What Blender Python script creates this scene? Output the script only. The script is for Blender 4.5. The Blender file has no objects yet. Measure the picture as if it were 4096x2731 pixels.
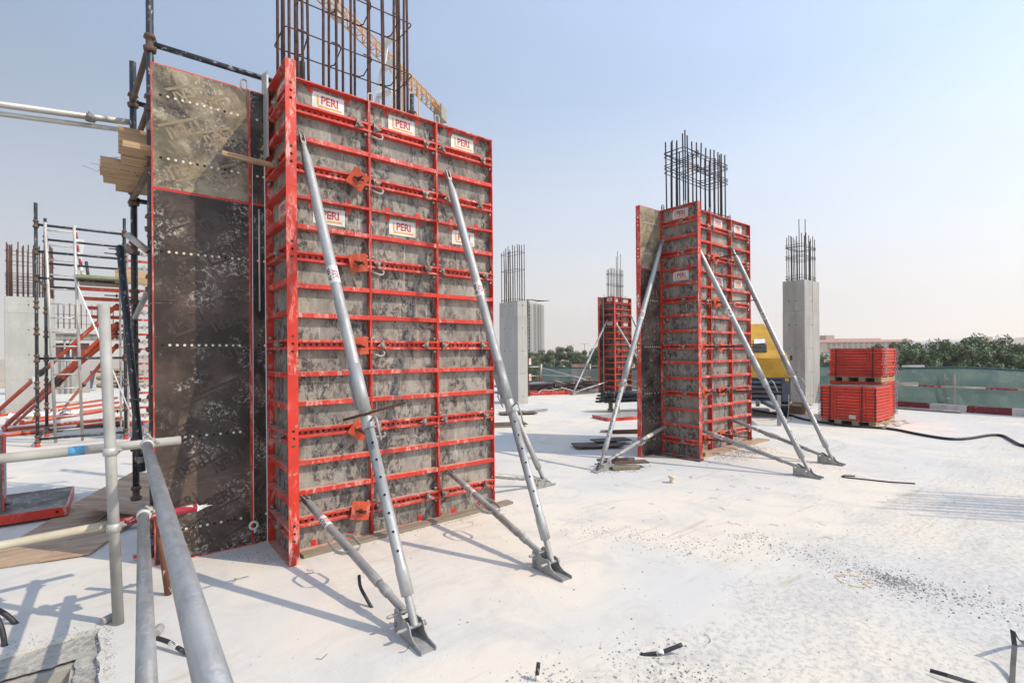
import bpy, bmesh, math, random
from mathutils import Vector, Matrix, Quaternion
random.seed(7)
scene = bpy.context.scene
COL = scene.collection
R = math.radians

# ---------------------------------------------------------------- camera
EYE = Vector((0.0, 0.0, 1.6592))
FPX, YAW, ROLL, SHPX = 1990.76, 0.6710, -0.00809, 48.73   # focal length in photo pixels, heading, roll, vertical shift
right0 = Vector((math.cos(YAW), -math.sin(YAW), 0)); fwd = Vector((math.sin(YAW), math.cos(YAW), 0)); up0 = Vector((0, 0, 1))
cright = right0 * math.cos(ROLL) + up0 * math.sin(ROLL)
cup = up0 * math.cos(ROLL) - right0 * math.sin(ROLL)
cam_data = bpy.data.cameras.new('camera'); cam = bpy.data.objects.new('camera', cam_data); COL.objects.link(cam)
M = Matrix.Identity(4)
for i in range(3):
    M[i][0] = cright[i]; M[i][1] = cup[i]; M[i][2] = -fwd[i]; M[i][3] = EYE[i]
cam.matrix_world = M
cam_data.sensor_fit = 'HORIZONTAL'; cam_data.sensor_width = 36.0
cam_data.lens = 36.0 * FPX / 4096.0
cam_data.shift_y = SHPX / 4096.0
cam_data.clip_start = 0.05; cam_data.clip_end = 4000
scene.camera = cam

# ---------------------------------------------------------------- sky, sun, exposure
SUN_ELEV, SUN_AZ = R(45.5), R(143.0)         # azimuth clockwise from +Y, direction TO the sun
world = bpy.data.worlds.new('World'); scene.world = world; world.use_nodes = True
wn = world.node_tree.nodes; wl = world.node_tree.links; wn.clear()
sky = wn.new('ShaderNodeTexSky'); sky.sky_type = 'NISHITA'; sky.sun_disc = False
sky.sun_elevation = SUN_ELEV; sky.sun_rotation = SUN_AZ
sky.air_density = 1.0; sky.dust_density = 1.0; sky.ozone_density = 1.6; sky.altitude = 0
bg = wn.new('ShaderNodeBackground'); bg.inputs['Strength'].default_value = 0.12
wo = wn.new('ShaderNodeOutputWorld')
# thin dust haze lying over the whole sky: palest at the horizon, brighter towards the sun as dust scatters forward
def wnode(kind, **kw):
    n = wn.new(kind)
    for k, v in kw.items(): setattr(n, k, v)
    return n
wt = wnode('ShaderNodeTexCoord'); wd = wnode('ShaderNodeVectorMath', operation='NORMALIZE'); wl.new(wt.outputs['Generated'], wd.inputs[0])
wsx = wnode('ShaderNodeSeparateXYZ'); wl.new(wd.outputs[0], wsx.inputs[0])
wel = wnode('ShaderNodeMath', operation='MAXIMUM'); wl.new(wsx.outputs['Z'], wel.inputs[0]); wel.inputs[1].default_value = 0.0
wr2 = wnode('ShaderNodeValToRGB'); e2 = wr2.color_ramp.elements; e2[0].position = 0.0; e2[0].color = (0.80, 0.715, 0.665, 1); e2[1].position = 0.80; e2[1].color = (0.255, 0.34, 0.495, 1)
for p_, c_ in ((0.10, (0.70, 0.655, 0.635, 1)), (0.22, (0.56, 0.60, 0.66, 1)), (0.45, (0.345, 0.432, 0.578, 1))): q_ = e2.new(p_); q_.color = c_
wl.new(wel.outputs[0], wr2.inputs[0])
wdot = wnode('ShaderNodeVectorMath', operation='DOT_PRODUCT'); wl.new(wd.outputs[0], wdot.inputs[0])
wdot.inputs[1].default_value = (math.cos(SUN_ELEV)*math.sin(SUN_AZ), math.cos(SUN_ELEV)*math.cos(SUN_AZ), math.sin(SUN_ELEV))
wamp = wnode('ShaderNodeMapRange'); wl.new(wel.outputs[0], wamp.inputs['Value']); wamp.inputs['From Max'].default_value = 0.35; wamp.inputs['To Min'].default_value = 0.24; wamp.inputs['To Max'].default_value = 0.57
wph = wnode('ShaderNodeMath', operation='MULTIPLY_ADD'); wl.new(wdot.outputs['Value'], wph.inputs[0]); wl.new(wamp.outputs[0], wph.inputs[1]); wph.inputs[2].default_value = 0.75
wcl = wnode('ShaderNodeMath', operation='MAXIMUM'); wl.new(wdot.outputs['Value'], wcl.inputs[0]); wcl.inputs[1].default_value = 0.0
wpw = wnode('ShaderNodeMath', operation='POWER'); wl.new(wcl.outputs[0], wpw.inputs[0]); wpw.inputs[1].default_value = 5.0
wau = wnode('ShaderNodeMath', operation='MULTIPLY_ADD'); wl.new(wpw.outputs[0], wau.inputs[0]); wau.inputs[1].default_value = 1.2; wl.new(wph.outputs[0], wau.inputs[2])  # glow round the out-of-view sun, added to lift the fill in shadows
wno = wnode('ShaderNodeTexNoise'); wno.inputs['Scale'].default_value = 1.6; wno.inputs['Detail'].default_value = 4; wmp = wnode('ShaderNodeMapping'); wmp.inputs['Scale'].default_value = (1, 1, 3.5); wl.new(wd.outputs[0], wmp.inputs[0]); wl.new(wmp.outputs[0], wno.inputs['Vector'])
wnr = wnode('ShaderNodeMapRange'); wl.new(wno.outputs['Fac'], wnr.inputs['Value']); wnr.inputs['From Min'].default_value = 0.3; wnr.inputs['From Max'].default_value = 0.7; wnr.inputs['To Min'].default_value = 0.965; wnr.inputs['To Max'].default_value = 1.035
wun = wnode('ShaderNodeMath', operation='MULTIPLY'); wl.new(wau.outputs[0], wun.inputs[0]); wl.new(wnr.outputs[0], wun.inputs[1])
wsc10 = wnode('ShaderNodeMath', operation='MULTIPLY'); wl.new(wun.outputs[0], wsc10.inputs[0]); wsc10.inputs[1].default_value = 10.0
wsc = wnode('ShaderNodeVectorMath', operation='SCALE'); wl.new(wr2.outputs[0], wsc.inputs[0]); wl.new(wsc10.outputs[0], wsc.inputs['Scale'])
wm = wnode('ShaderNodeMix', data_type='RGBA'); wm.inputs[0].default_value = 0.88; wl.new(sky.outputs[0], wm.inputs[6]); wl.new(wsc.outputs[0], wm.inputs[7])
wl.new(wm.outputs[2], bg.inputs[0]); wl.new(bg.outputs[0], wo.inputs[0])
sun_data = bpy.data.lights.new('sun', 'SUN'); sun_data.energy = 2.65; sun_data.angle = R(0.55); sun_data.color = (1.0, 0.875, 0.69)
sun = bpy.data.objects.new('sun', sun_data); COL.objects.link(sun)
to_sun = Vector((math.cos(SUN_ELEV) * math.sin(SUN_AZ), math.cos(SUN_ELEV) * math.cos(SUN_AZ), math.sin(SUN_ELEV)))
sun.rotation_euler = to_sun.to_track_quat('Z', 'Y').to_euler(); sun.location = (10, -20, 30)
vs = scene.view_settings
vs.view_transform = 'Standard'; vs.look = 'None'; vs.gamma = 1.0; vs.use_curve_mapping = False; vs.exposure = 0.58

# ---------------------------------------------------------------- helpers
class MB:
    """collects faces of ONE piece; build() links it as one mesh object"""
    def __init__(s): s.v = []; s.f = []; s.m = []; s.s = []
    def quad(s, pts, m=0, sm=False):
        b = len(s.v); s.v += [tuple(p) for p in pts]; s.f.append(tuple(range(b, b + len(pts)))); s.m.append(m); s.s.append(sm)
    def box(s, a, b, m=0):
        x0, y0, z0 = a; x1, y1, z1 = b; n = len(s.v)
        s.v += [(x0,y0,z0),(x1,y0,z0),(x1,y1,z0),(x0,y1,z0),(x0,y0,z1),(x1,y0,z1),(x1,y1,z1),(x0,y1,z1)]
        for q in ((0,3,2,1),(4,5,6,7),(0,1,5,4),(1,2,6,5),(2,3,7,6),(3,0,4,7)):
            s.f.append(tuple(n + i for i in q)); s.m.append(m); s.s.append(False)
        return s
    def obox(s, c, ax, half, m=0):
        c = Vector(c); ax = [Vector(a).normalized() for a in ax]; n = len(s.v)
        for k in ((-1,-1,-1),(1,-1,-1),(1,1,-1),(-1,1,-1),(-1,-1,1),(1,-1,1),(1,1,1),(-1,1,1)):
            p = c + ax[0]*half[0]*k[0] + ax[1]*half[1]*k[1] + ax[2]*half[2]*k[2]; s.v.append(tuple(p))
        for q in ((0,3,2,1),(4,5,6,7),(0,1,5,4),(1,2,6,5),(2,3,7,6),(3,0,4,7)):
            s.f.append(tuple(n + i for i in q)); s.m.append(m); s.s.append(False)
        return s
    def path(s, pts, r, n=10, cap=True, m=0, closed=False, radii=None):
        pts = [Vector(p) for p in pts]; k = len(pts); base = len(s.v)
        t0 = (pts[1] - pts[0]).normalized()
        u = t0.orthogonal().normalized()
        for i in range(k):
            if closed: t = (pts[(i+1) % k] - pts[i-1]).normalized()
            elif i == 0: t = t0
            elif i == k-1: t = (pts[-1] - pts[-2]).normalized()
            else:
                a = (pts[i] - pts[i-1]).normalized(); b = (pts[i+1] - pts[i]).normalized(); t = a + b
                t = t.normalized() if t.length > 1e-6 else a
            u = u - t * u.dot(t); u = u.normalized() if u.length > 1e-6 else t.orthogonal().normalized()
            w = t.cross(u); rr = radii[i] if radii else r
            for j in range(n):
                a = 2*math.pi*j/n; s.v.append(tuple(pts[i] + u*(rr*math.cos(a)) + w*(rr*math.sin(a))))
        for i in range(k if closed else k-1):
            i2 = (i+1) % k
            for j in range(n):
                j2 = (j+1) % n
                s.f.append((base+i*n+j, base+i*n+j2, base+i2*n+j2, base+i2*n+j)); s.m.append(m); s.s.append(True)
        if cap and not closed:
            s.f.append(tuple(base+j for j in reversed(range(n)))); s.m.append(m); s.s.append(False)
            s.f.append(tuple(base+(k-1)*n+j for j in range(n))); s.m.append(m); s.s.append(False)
        return s
    def tube(s, a, b, r, n=10, r2=None, m=0): return s.path([a, b], r, n, True, m, radii=[r, r if r2 is None else r2])
    def lathe(s, prof, n=14, m=0, axis='Z', o=(0,0,0)):
        """prof: list of (height, radius) about an axis"""
        base = len(s.v)
        for h, r in prof:
            for j in range(n):
                a = 2*math.pi*j/n; c, d = r*math.cos(a), r*math.sin(a)
                p = (c, d, h) if axis == 'Z' else ((h, c, d) if axis == 'X' else (d, h, c))
                s.v.append((p[0]+o[0], p[1]+o[1], p[2]+o[2]))
        for i in range(len(prof)-1):
            for j in range(n):
                j2 = (j+1) % n; s.f.append((base+i*n+j, base+i*n+j2, base+(i+1)*n+j2, base+(i+1)*n+j)); s.m.append(m); s.s.append(True)
        s.f.append(tuple(base+j for j in reversed(range(n)))); s.m.append(m); s.s.append(False)
        s.f.append(tuple(base+(len(prof)-1)*n+j for j in range(n))); s.m.append(m); s.s.append(False)
        return s
    def prism(s, poly, o, ax, ay, d, m=0):
        """poly of 2-D points in the plane (ax, ay) at o, extruded by vector d"""
        o, ax, ay, d = Vector(o), Vector(ax), Vector(ay), Vector(d); n = len(poly); b = len(s.v)
        for k in (0, 1):
            for p in poly: s.v.append(tuple(o + ax*p[0] + ay*p[1] + d*k))
        s.f.append(tuple(b+i for i in reversed(range(n)))); s.f.append(tuple(b+n+i for i in range(n))); s.m += [m, m]; s.s += [False, False]
        for i in range(n):
            j = (i+1) % n; s.f.append((b+i, b+j, b+n+j, b+n+i)); s.m.append(m); s.s.append(False)
        return s
    def holed(s, o, ax, ay, nrm, wid, length, th, centres, r, cell, m=0):
        """plate in (ax across, ay along) with round holes, thickness th along nrm; the hole line runs along ay at mid width"""
        o, ax, ay, nrm = Vector(o), Vector(ax), Vector(ay), Vector(nrm); hw = wid/2
        P = lambda a, b, k: tuple(o + ax*a + ay*b + nrm*(th*k))
        cs = sorted(centres); last = 0.0; segs = []
        for c in cs:
            if c - cell > last + 1e-5: segs.append((last, c - cell, None))
            segs.append((max(c - cell, last), c + cell, c)); last = c + cell
        if last < length: segs.append((last, length, None))
        for a, b, c in segs:
            for k in (0, 1):
                fl = (lambda q: q) if k else (lambda q: q[::-1])
                if c is None: s.quad(fl([P(-hw,a,k),P(hw,a,k),P(hw,b,k),P(-hw,b,k)]), m)
                else:
                    out = [(hw,c),(hw,b),(0,b),(-hw,b),(-hw,c),(-hw,a),(0,a),(hw,a)]
                    inn = [(r*math.cos(math.pi*i/4), c + r*math.sin(math.pi*i/4)) for i in range(8)]
                    for i in range(8):
                        j = (i+1) % 8; s.quad(fl([P(*out[i],k),P(*out[j],k),P(*inn[j],k),P(*inn[i],k)]), m)
            if c is not None:
                for i in range(8):
                    j = (i+1) % 8; p = (r*math.cos(math.pi*i/4), c + r*math.sin(math.pi*i/4)); q = (r*math.cos(math.pi*j/4), c + r*math.sin(math.pi*j/4))
                    s.quad([P(*p,0),P(*p,1),P(*q,1),P(*q,0)], m)
        for e in (-hw, hw): s.quad([P(e,0,0),P(e,length,0),P(e,length,1),P(e,0,1)][::(1 if e > 0 else -1)], m)
        for e in (0, length): s.quad([P(-hw,e,0),P(hw,e,0),P(hw,e,1),P(-hw,e,1)][::(1 if e == 0 else -1)], m)
        return s
    def add_mesh(s, vs, fs, m=0):
        b = len(s.v); s.v += [tuple(v) for v in vs]
        for f in fs: s.f.append(tuple(b+i for i in f)); s.m.append(m); s.s.append(False)
        return s
    def mesh(s, name, mats):
        me = bpy.data.meshes.new(name); me.from_pydata(s.v, [], s.f)
        for mt in (mats if isinstance(mats, (list, tuple)) else [mats]): me.materials.append(mt)
        me.polygons.foreach_set('material_index', s.m); me.polygons.foreach_set('use_smooth', s.s); me.update(); return me
    def build(s, name, mats, parent=None, loc=None, rot=None): return link(name, s.mesh(name, mats), parent, loc, rot)

def link(name, me, parent=None, loc=None, rot=None):
    o = bpy.data.objects.new(name, me); COL.objects.link(o)
    if parent is not None: o.parent = parent
    if loc is not None: o.location = loc
    if rot is not None: o.rotation_euler = rot if hasattr(rot, '__len__') else (0, 0, rot)
    return o
def tag(o, label, cat, group=None, kind=None):
    o['label'] = label; o['category'] = cat
    if group: o['group'] = group
    if kind: o['kind'] = kind
    return o
def thing(name, label, cat, loc=(0,0,0), rot=0, group=None, axis=None):
    o = bpy.data.objects.new(name, None); COL.objects.link(o); o.empty_display_size = 0.1; o.location = loc
    if axis is not None:
        o.rotation_mode = 'QUATERNION'; o.rotation_quaternion = axis
    else: o.rotation_euler = (0, 0, rot)
    return tag(o, label, cat, group)
def struct(o, cat=None):
    o['kind'] = 'structure'; return o
def copy_tree(o, parent=None, loc=None):
    c = o.copy(); COL.objects.link(c); c.parent = parent
    if loc is not None: c.location = loc
    for ch in o.children: copy_tree(ch, c)
    return c
def seen(px, py, z=0.0):
    """point at height z that shows at this place of the photograph (used to survey the site)"""
    d = fwd + cright*((px-2048)/FPX) - cup*((py-1365.5-SHPX)/FPX); return EYE + d*((z-EYE.z)/d.z)
def seen_d(px, py, depth):
    return EYE + (fwd + cright*((px-2048)/FPX) - cup*((py-1365.5-SHPX)/FPX))*depth
def aim(a, b, ref=(0, 0, 1)):
    """quaternion whose Z runs from a to b and whose X is as level as can be"""
    z = (Vector(b) - Vector(a)).normalized(); x = Vector(ref).cross(z)
    x = x.normalized() if x.length > 1e-4 else Vector((1, 0, 0)); y = z.cross(x)
    return Matrix((x, y, z)).transposed().to_quaternion()

def smooth(pts, k=5):
    out = []
    for i in range(len(pts)-1):
        p0, p1, p2, p3 = pts[max(i-1,0)], pts[i], pts[i+1], pts[min(i+2, len(pts)-1)]
        for j in range(k): t = j/k; out.append(.5*((2*p1) + (p2-p0)*t + (2*p0-5*p1+4*p2-p3)*t*t + (3*p1-p0-3*p2+p3)*t**3))
    return out + [pts[-1]]

# ---------------------------------------------------------------- materials
def nt(name):
    m = bpy.data.materials.new(name); m.use_nodes = True; t = m.node_tree; b = t.nodes['Principled BSDF']; return m, t, b
def node(t, kind, **kw):
    n = t.nodes.new(kind)
    for k, v in kw.items():
        if k in n.inputs: n.inputs[k].default_value = v
        else: setattr(n, k, v)
    return n
def coords(t, kind='Object', scale=(1,1,1), rnd=True):
    tc = node(t, 'ShaderNodeTexCoord'); mp = node(t, 'ShaderNodeMapping'); mp.inputs['Scale'].default_value = scale
    src = tc.outputs[kind]
    if kind == 'World': pass
    if rnd:
        oi = node(t, 'ShaderNodeObjectInfo'); mu = node(t, 'ShaderNodeVectorMath', operation='SCALE'); cx = node(t, 'ShaderNodeCombineXYZ')
        for i in range(3): t.links.new(oi.outputs['Random'], cx.inputs[i])
        t.links.new(cx.outputs[0], mu.inputs[0]); mu.inputs['Scale'].default_value = 37.0
        ad = node(t, 'ShaderNodeVectorMath', operation='ADD'); t.links.new(src, ad.inputs[0]); t.links.new(mu.outputs[0], ad.inputs[1]); src = ad.outputs[0]
    t.links.new(src, mp.inputs[0]); return mp.outputs[0]
def wcoords(t, scale=(1,1,1), rot=0):
    g = node(t, 'ShaderNodeNewGeometry'); mp = node(t, 'ShaderNodeMapping'); mp.inputs['Scale'].default_value = scale; mp.inputs['Rotation'].default_value = (0, 0, rot)
    t.links.new(g.outputs['Position'], mp.inputs[0]); return mp.outputs[0]
def noise(t, vec, scale, detail=4, rough=0.55, dist=0.0):
    n = node(t, 'ShaderNodeTexNoise'); n.inputs['Scale'].default_value = scale; n.inputs['Detail'].default_value = detail
    n.inputs['Roughness'].default_value = rough; n.inputs['Distortion'].default_value = dist
    if vec is not None: t.links.new(vec, n.inputs['Vector'])
    return n.outputs['Fac']
def ramp(t, fac, a, b, ca=0.0, cb=1.0):
    n = node(t, 'ShaderNodeMapRange'); n.interpolation_type = 'SMOOTHSTEP'
    for k, v in (('From Min', a), ('From Max', b), ('To Min', ca), ('To Max', cb)): n.inputs[k].default_value = v
    t.links.new(fac, n.inputs['Value']); return n.outputs[0]
def mix(t, fac, c1, c2):
    n = node(t, 'ShaderNodeMix', data_type='RGBA')
    for sock, c in ((n.inputs[6], c1), (n.inputs[7], c2)):
        if isinstance(c, tuple): sock.default_value = (*c, 1) if len(c) == 3 else c
        else: t.links.new(c, sock)
    if isinstance(fac, (int, float)): n.inputs[0].default_value = fac
    else: t.links.new(fac, n.inputs[0])
    return n.outputs[2]
def math_(t, op, a, b=0.5):
    n = node(t, 'ShaderNodeMath', operation=op)
    for i, v in enumerate((a, b)):
        if isinstance(v, (int, float)): n.inputs[i].default_value = v
        else: t.links.new(v, n.inputs[i])
    return n.outputs[0]
def upward(t, a=0.55, b=0.9):
    g = node(t, 'ShaderNodeNewGeometry'); s = node(t, 'ShaderNodeSeparateXYZ'); t.links.new(g.outputs['Normal'], s.inputs[0]); return ramp(t, s.outputs['Z'], a, b)
def bump(t, b, h, strength=0.3, dist=0.01):
    n = node(t, 'ShaderNodeBump'); n.inputs['Strength'].default_value = strength; n.inputs['Distance'].default_value = dist
    t.links.new(h, n.inputs['Height']); t.links.new(n.outputs[0], b.inputs['Normal'])
def plain(name, c, rough=0.6, metal=0.0, var=0.18, scale=14.0, bmp=0.15, c2=None, lo=0.35, hi=0.7):
    m, t, b = nt(name); v = coords(t); n = noise(t, v, scale, 5)
    c2 = c2 or tuple(max(0, x*(1-var*1.6)) for x in c)
    t.links.new(mix(t, ramp(t, n, lo, hi), c, c2), b.inputs['Base Color'])
    b.inputs['Metallic'].default_value = metal; t.links.new(ramp(t, n, 0.2, 0.8, max(0.05, rough-0.1), min(1, rough+0.12)), b.inputs['Roughness'])
    if bmp: bump(t, b, noise(t, v, scale*5, 3), bmp, 0.004)
    return m

def make_red(name, base=(0.60, 0.032, 0.015), wear=0.5, dusty=True):
    m, t, b = nt(name); v = coords(t); vz = coords(t, scale=(1, 1, 0.35))
    c = mix(t, ramp(t, noise(t, v, 3.0, 3), 0.3, 0.75), base, tuple(x*0.72 for x in base))
    scr = ramp(t, noise(t, vz, 18.0, 9, 0.78, 0.6), 0.54 - 0.06*wear, 0.66 - 0.06*wear)
    patch = ramp(t, noise(t, v, 2.2, 4), 0.38, 0.58)
    c = mix(t, math_(t, 'MULTIPLY', math_(t, 'MULTIPLY', scr, patch), 0.85*wear + 0.15), c, (0.66, 0.40, 0.34))
    cem = ramp(t, noise(t, v, 10.0, 7, 0.74), 0.61, 0.68)
    c = mix(t, math_(t, 'MULTIPLY', cem, wear), c, (0.36, 0.32, 0.27))
    grime = ramp(t, noise(t, coords(t, scale=(1, 1, 0.3)), 13.0, 7, 0.75), 0.56, 0.70); c = mix(t, math_(t, 'MULTIPLY', grime, 0.55*wear), c, (0.20, 0.055, 0.04))
    if dusty:
        d = math_(t, 'MULTIPLY', upward(t), ramp(t, noise(t, v, 11.0, 4), 0.25, 0.6)); c = mix(t, math_(t, 'MULTIPLY', d, 0.8), c, (0.50, 0.40, 0.31))
    t.links.new(c, b.inputs['Base Color']); t.links.new(ramp(t, scr, 0, 1, 0.42, 0.8), b.inputs['Roughness'])
    bump(t, b, noise(t, v, 60, 3), 0.12, 0.003); return m
def make_plyback(name):
    m, t, b = nt(name); v = coords(t); tc = node(t, 'ShaderNodeTexCoord'); sz = node(t, 'ShaderNodeSeparateXYZ'); t.links.new(tc.outputs['Object'], sz.inputs[0]); bay = math_(t, 'FLOOR', math_(t, 'MULTIPLY', sz.outputs['Z'], 4.0)); oi = node(t, 'ShaderNodeObjectInfo'); wnz = node(t, 'ShaderNodeTexWhiteNoise'); wnz.noise_dimensions = '2D'; cb = node(t, 'ShaderNodeCombineXYZ'); t.links.new(bay, cb.inputs[0]); t.links.new(math_(t, 'MULTIPLY', oi.outputs['Random'], 91.0), cb.inputs[1]); t.links.new(cb.outputs[0], wnz.inputs['Vector']); bayv = wnz.outputs['Value']; vs_ = coords(t, scale=(26, 26, 2.0)); vb = coords(t, scale=(3, 3, 1.2)); vv = coords(t, scale=(1.6, 1.6, 0.8))
    c = mix(t, ramp(t, noise(t, vb, 1.4, 6, 0.7), 0.34, 0.64), (0.185, 0.163, 0.138), (0.38, 0.343, 0.287))
    c = mix(t, math_(t, 'MULTIPLY', ramp(t, noise(t, v, 1.1, 3), 0.42, 0.62), 0.45), c, (0.27, 0.255, 0.235))
    c = mix(t, math_(t, 'MULTIPLY', bayv, 0.38), c, (0.205, 0.195, 0.185))
    patch = ramp(t, math_(t, 'ADD', noise(t, vv, 2.4, 5, 0.65), math_(t, 'MULTIPLY', bayv, 0.14)), 0.42, 0.62)
    smear = ramp(t, noise(t, coords(t, scale=(1.3, 1.3, 0.75)), 15.0, 9, 0.78, 0.5), 0.45, 0.575)
    c = mix(t, math_(t, 'MULTIPLY', math_(t, 'MULTIPLY', smear, patch), 0.95), c, (0.038, 0.034, 0.035))
    fine = ramp(t, noise(t, coords(t, scale=(1, 1, 0.45)), 48.0, 7, 0.78, 0.3), 0.54, 0.66)
    c = mix(t, math_(t, 'MULTIPLY', fine, 0.62), c, (0.075, 0.064, 0.058))
    strk = math_(t, 'MULTIPLY', ramp(t, noise(t, vs_, 1.0, 6, 0.75), 0.55, 0.70), ramp(t, noise(t, v, 2.7, 3), 0.40, 0.62))
    c = mix(t, math_(t, 'MULTIPLY', strk, 0.85), c, (0.62, 0.575, 0.49))
    rust = ramp(t, noise(t, vs_, 0.6, 3, 0.6, 0.3), 0.62, 0.74); c = mix(t, math_(t, 'MULTIPLY', rust, 0.5), c, (0.44, 0.31, 0.14))
    spl = ramp(t, noise(t, v, 55.0, 5, 0.75), 0.62, 0.70); c = mix(t, math_(t, 'MULTIPLY', spl, 0.7), c, (0.60, 0.565, 0.50))
    t.links.new(c, b.inputs['Base Color']); b.inputs['Roughness'].default_value = 0.75; bump(t, b, noise(t, v, 30, 6, 0.7), 0.35, 0.004); return m
def make_film(name, dirt, base=(0.016, 0.0125, 0.0115), tan=(0.30, 0.245, 0.16)):
    """dark phenolic film with dried cement; dirt 0..1"""
    m, t, b = nt(name); v = coords(t); vz = coords(t, scale=(1, 1, 0.4)); vs_ = coords(t, scale=(14, 14, 0.9))
    lo = 0.72 - 0.5*dirt
    d = ramp(t, noise(t, v, 1.7, 7, 0.68, 0.5), lo, lo + 0.22)
    brown = mix(t, ramp(t, noise(t, v, 1.9, 6, 0.65), 0.42, 0.68), base, (0.105, 0.070, 0.055))
    tanv = mix(t, ramp(t, noise(t, v, 3.6, 7, 0.72, 0.5), 0.40, 0.62), tan, tuple(x*0.36 for x in tan))
    c = mix(t, math_(t, 'MULTIPLY', d, 0.9), brown, tanv)
    sp = ramp(t, noise(t, v, 30, 8, 0.8, 0.8), 0.50, 0.61); pt = ramp(t, noise(t, v, 2.4, 6, 0.66), 0.46, 0.60)
    c = mix(t, math_(t, 'MULTIPLY', math_(t, 'MULTIPLY', sp, pt), 0.85), c, (0.52, 0.475, 0.41))
    st = ramp(t, noise(t, vs_, 1.0, 6, 0.7, 0.4), 0.64, 0.72); c = mix(t, math_(t, 'MULTIPLY', st, 0.5), c, (0.48, 0.42, 0.33))
    tcx = node(t, 'ShaderNodeTexCoord'); oix = node(t, 'ShaderNodeObjectInfo')
    for ang, k_ in ((0.6, 7.0), (-0.9, 13.0)):
        mpx = node(t, 'ShaderNodeMapping'); mpx.inputs['Rotation'].default_value = (0, ang, 0); mpx.inputs['Scale'].default_value = (1.6, 1.6, 75.0); t.links.new(tcx.outputs['Object'], mpx.inputs[0]); t.links.new(math_(t, 'MULTIPLY', oix.outputs['Random'], k_), mpx.inputs['Location'])
        scr_ = math_(t, 'MULTIPLY', ramp(t, noise(t, mpx.outputs[0], 1.0, 5, 0.7), 0.62, 0.70), ramp(t, noise(t, v, 3.4 + ang, 4), 0.48, 0.62)); c = mix(t, math_(t, 'MULTIPLY', scr_, 0.5), c, (0.46, 0.42, 0.36))
    hz = ramp(t, noise(t, vz, 1.3, 5, 0.6), 0.42, 0.75); c = mix(t, math_(t, 'MULTIPLY', hz, 0.03 + 0.16*dirt), c, (0.42, 0.37, 0.30))
    t.links.new(c, b.inputs['Base Color']); t.links.new(ramp(t, d, 0, 1, 0.42, 0.8), b.inputs['Roughness']); b.inputs['Specular IOR Level'].default_value = 0.28
    bump(t, b, noise(t, v, 40, 5, 0.7), 0.15, 0.003); return m
def make_galv(name, c=(0.40, 0.405, 0.40), rough=0.52, dusty=0.2, metal=0.42):
    m, t, b = nt(name); v = coords(t); vz = coords(t, scale=(6, 6, 0.8))
    col = mix(t, ramp(t, noise(t, vz, 3.0, 5, 0.65), 0.35, 0.7), c, tuple(x*0.66 for x in c))
    col = mix(t, math_(t, 'MULTIPLY', ramp(t, noise(t, v, 30, 5, 0.7), 0.55, 0.66), 0.35), col, tuple(min(1, x*1.45) for x in c))
    if dusty: col = mix(t, math_(t, 'MULTIPLY', ramp(t, noise(t, v, 7, 6, 0.7), 0.42, 0.62), dusty), col, (0.48, 0.44, 0.38))
    t.links.new(col, b.inputs['Base Color']); b.inputs['Metallic'].default_value = metal
    t.links.new(ramp(t, noise(t, v, 9, 4), 0.3, 0.7, rough-0.08, rough+0.15), b.inputs['Roughness']); bump(t, b, noise(t, v, 45, 3), 0.10, 0.002); return m
def make_chip(name, base, under, amount=0.5, rough=0.55, scale=24):
    """paint with chips showing the layer below"""
    m, t, b = nt(name); v = coords(t); vz = coords(t, scale=(1, 1, 0.6))
    c = mix(t, ramp(t, noise(t, v, 3.5, 4), 0.3, 0.75), base, tuple(x*0.65 for x in base))
    ch = ramp(t, noise(t, vz, scale, 7, 0.72, 0.4), 0.62-0.1*amount, 0.68-0.1*amount)
    t.links.new(mix(t, ch, c, under), b.inputs['Base Color']); b.inputs['Roughness'].default_value = rough
    bump(t, b, noise(t, v, 50, 4), 0.2, 0.003); return m
def make_wood(name, c=(0.42, 0.27, 0.14), grain=(1.2, 30, 30), dirt=0.3):
    m, t, b = nt(name); v = coords(t, scale=grain); v2 = coords(t)
    col = mix(t, ramp(t, noise(t, v, 1.0, 6, 0.65, 0.8), 0.3, 0.72), c, tuple(x*0.52 for x in c))
    col = mix(t, math_(t, 'MULTIPLY', ramp(t, noise(t, v2, 4, 5, 0.7), 0.5, 0.7), dirt), col, (0.42, 0.38, 0.32))
    t.links.new(col, b.inputs['Base Color']); b.inputs['Roughness'].default_value = 0.8; bump(t, b, noise(t, v, 1.5, 4), 0.3, 0.003); return m
def make_concrete(name, c=(0.40, 0.385, 0.355), contrast=0.8):
    m, t, b = nt(name); v = coords(t); vz = coords(t, scale=(2.5, 2.5, 0.5))
    col = mix(t, ramp(t, noise(t, vz, 1.3, 6, 0.62, 0.4), 0.30, 0.72), c, tuple(x*(1-0.32*contrast) for x in c))
    col = mix(t, math_(t, 'MULTIPLY', ramp(t, noise(t, v, 2.2, 5, 0.6), 0.52, 0.72), 0.35), col, tuple(min(1, x*1.25) for x in c))
    pit = ramp(t, noise(t, v, 38, 4, 0.6), 0.70, 0.76); col = mix(t, math_(t, 'MULTIPLY', pit, 0.6), col, tuple(x*0.45 for x in c))
    t.links.new(col, b.inputs['Base Color']); b.inputs['Roughness'].default_value = 0.88; bump(t, b, noise(t, v, 24, 6, 0.65), 0.22, 0.004); return m
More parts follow.
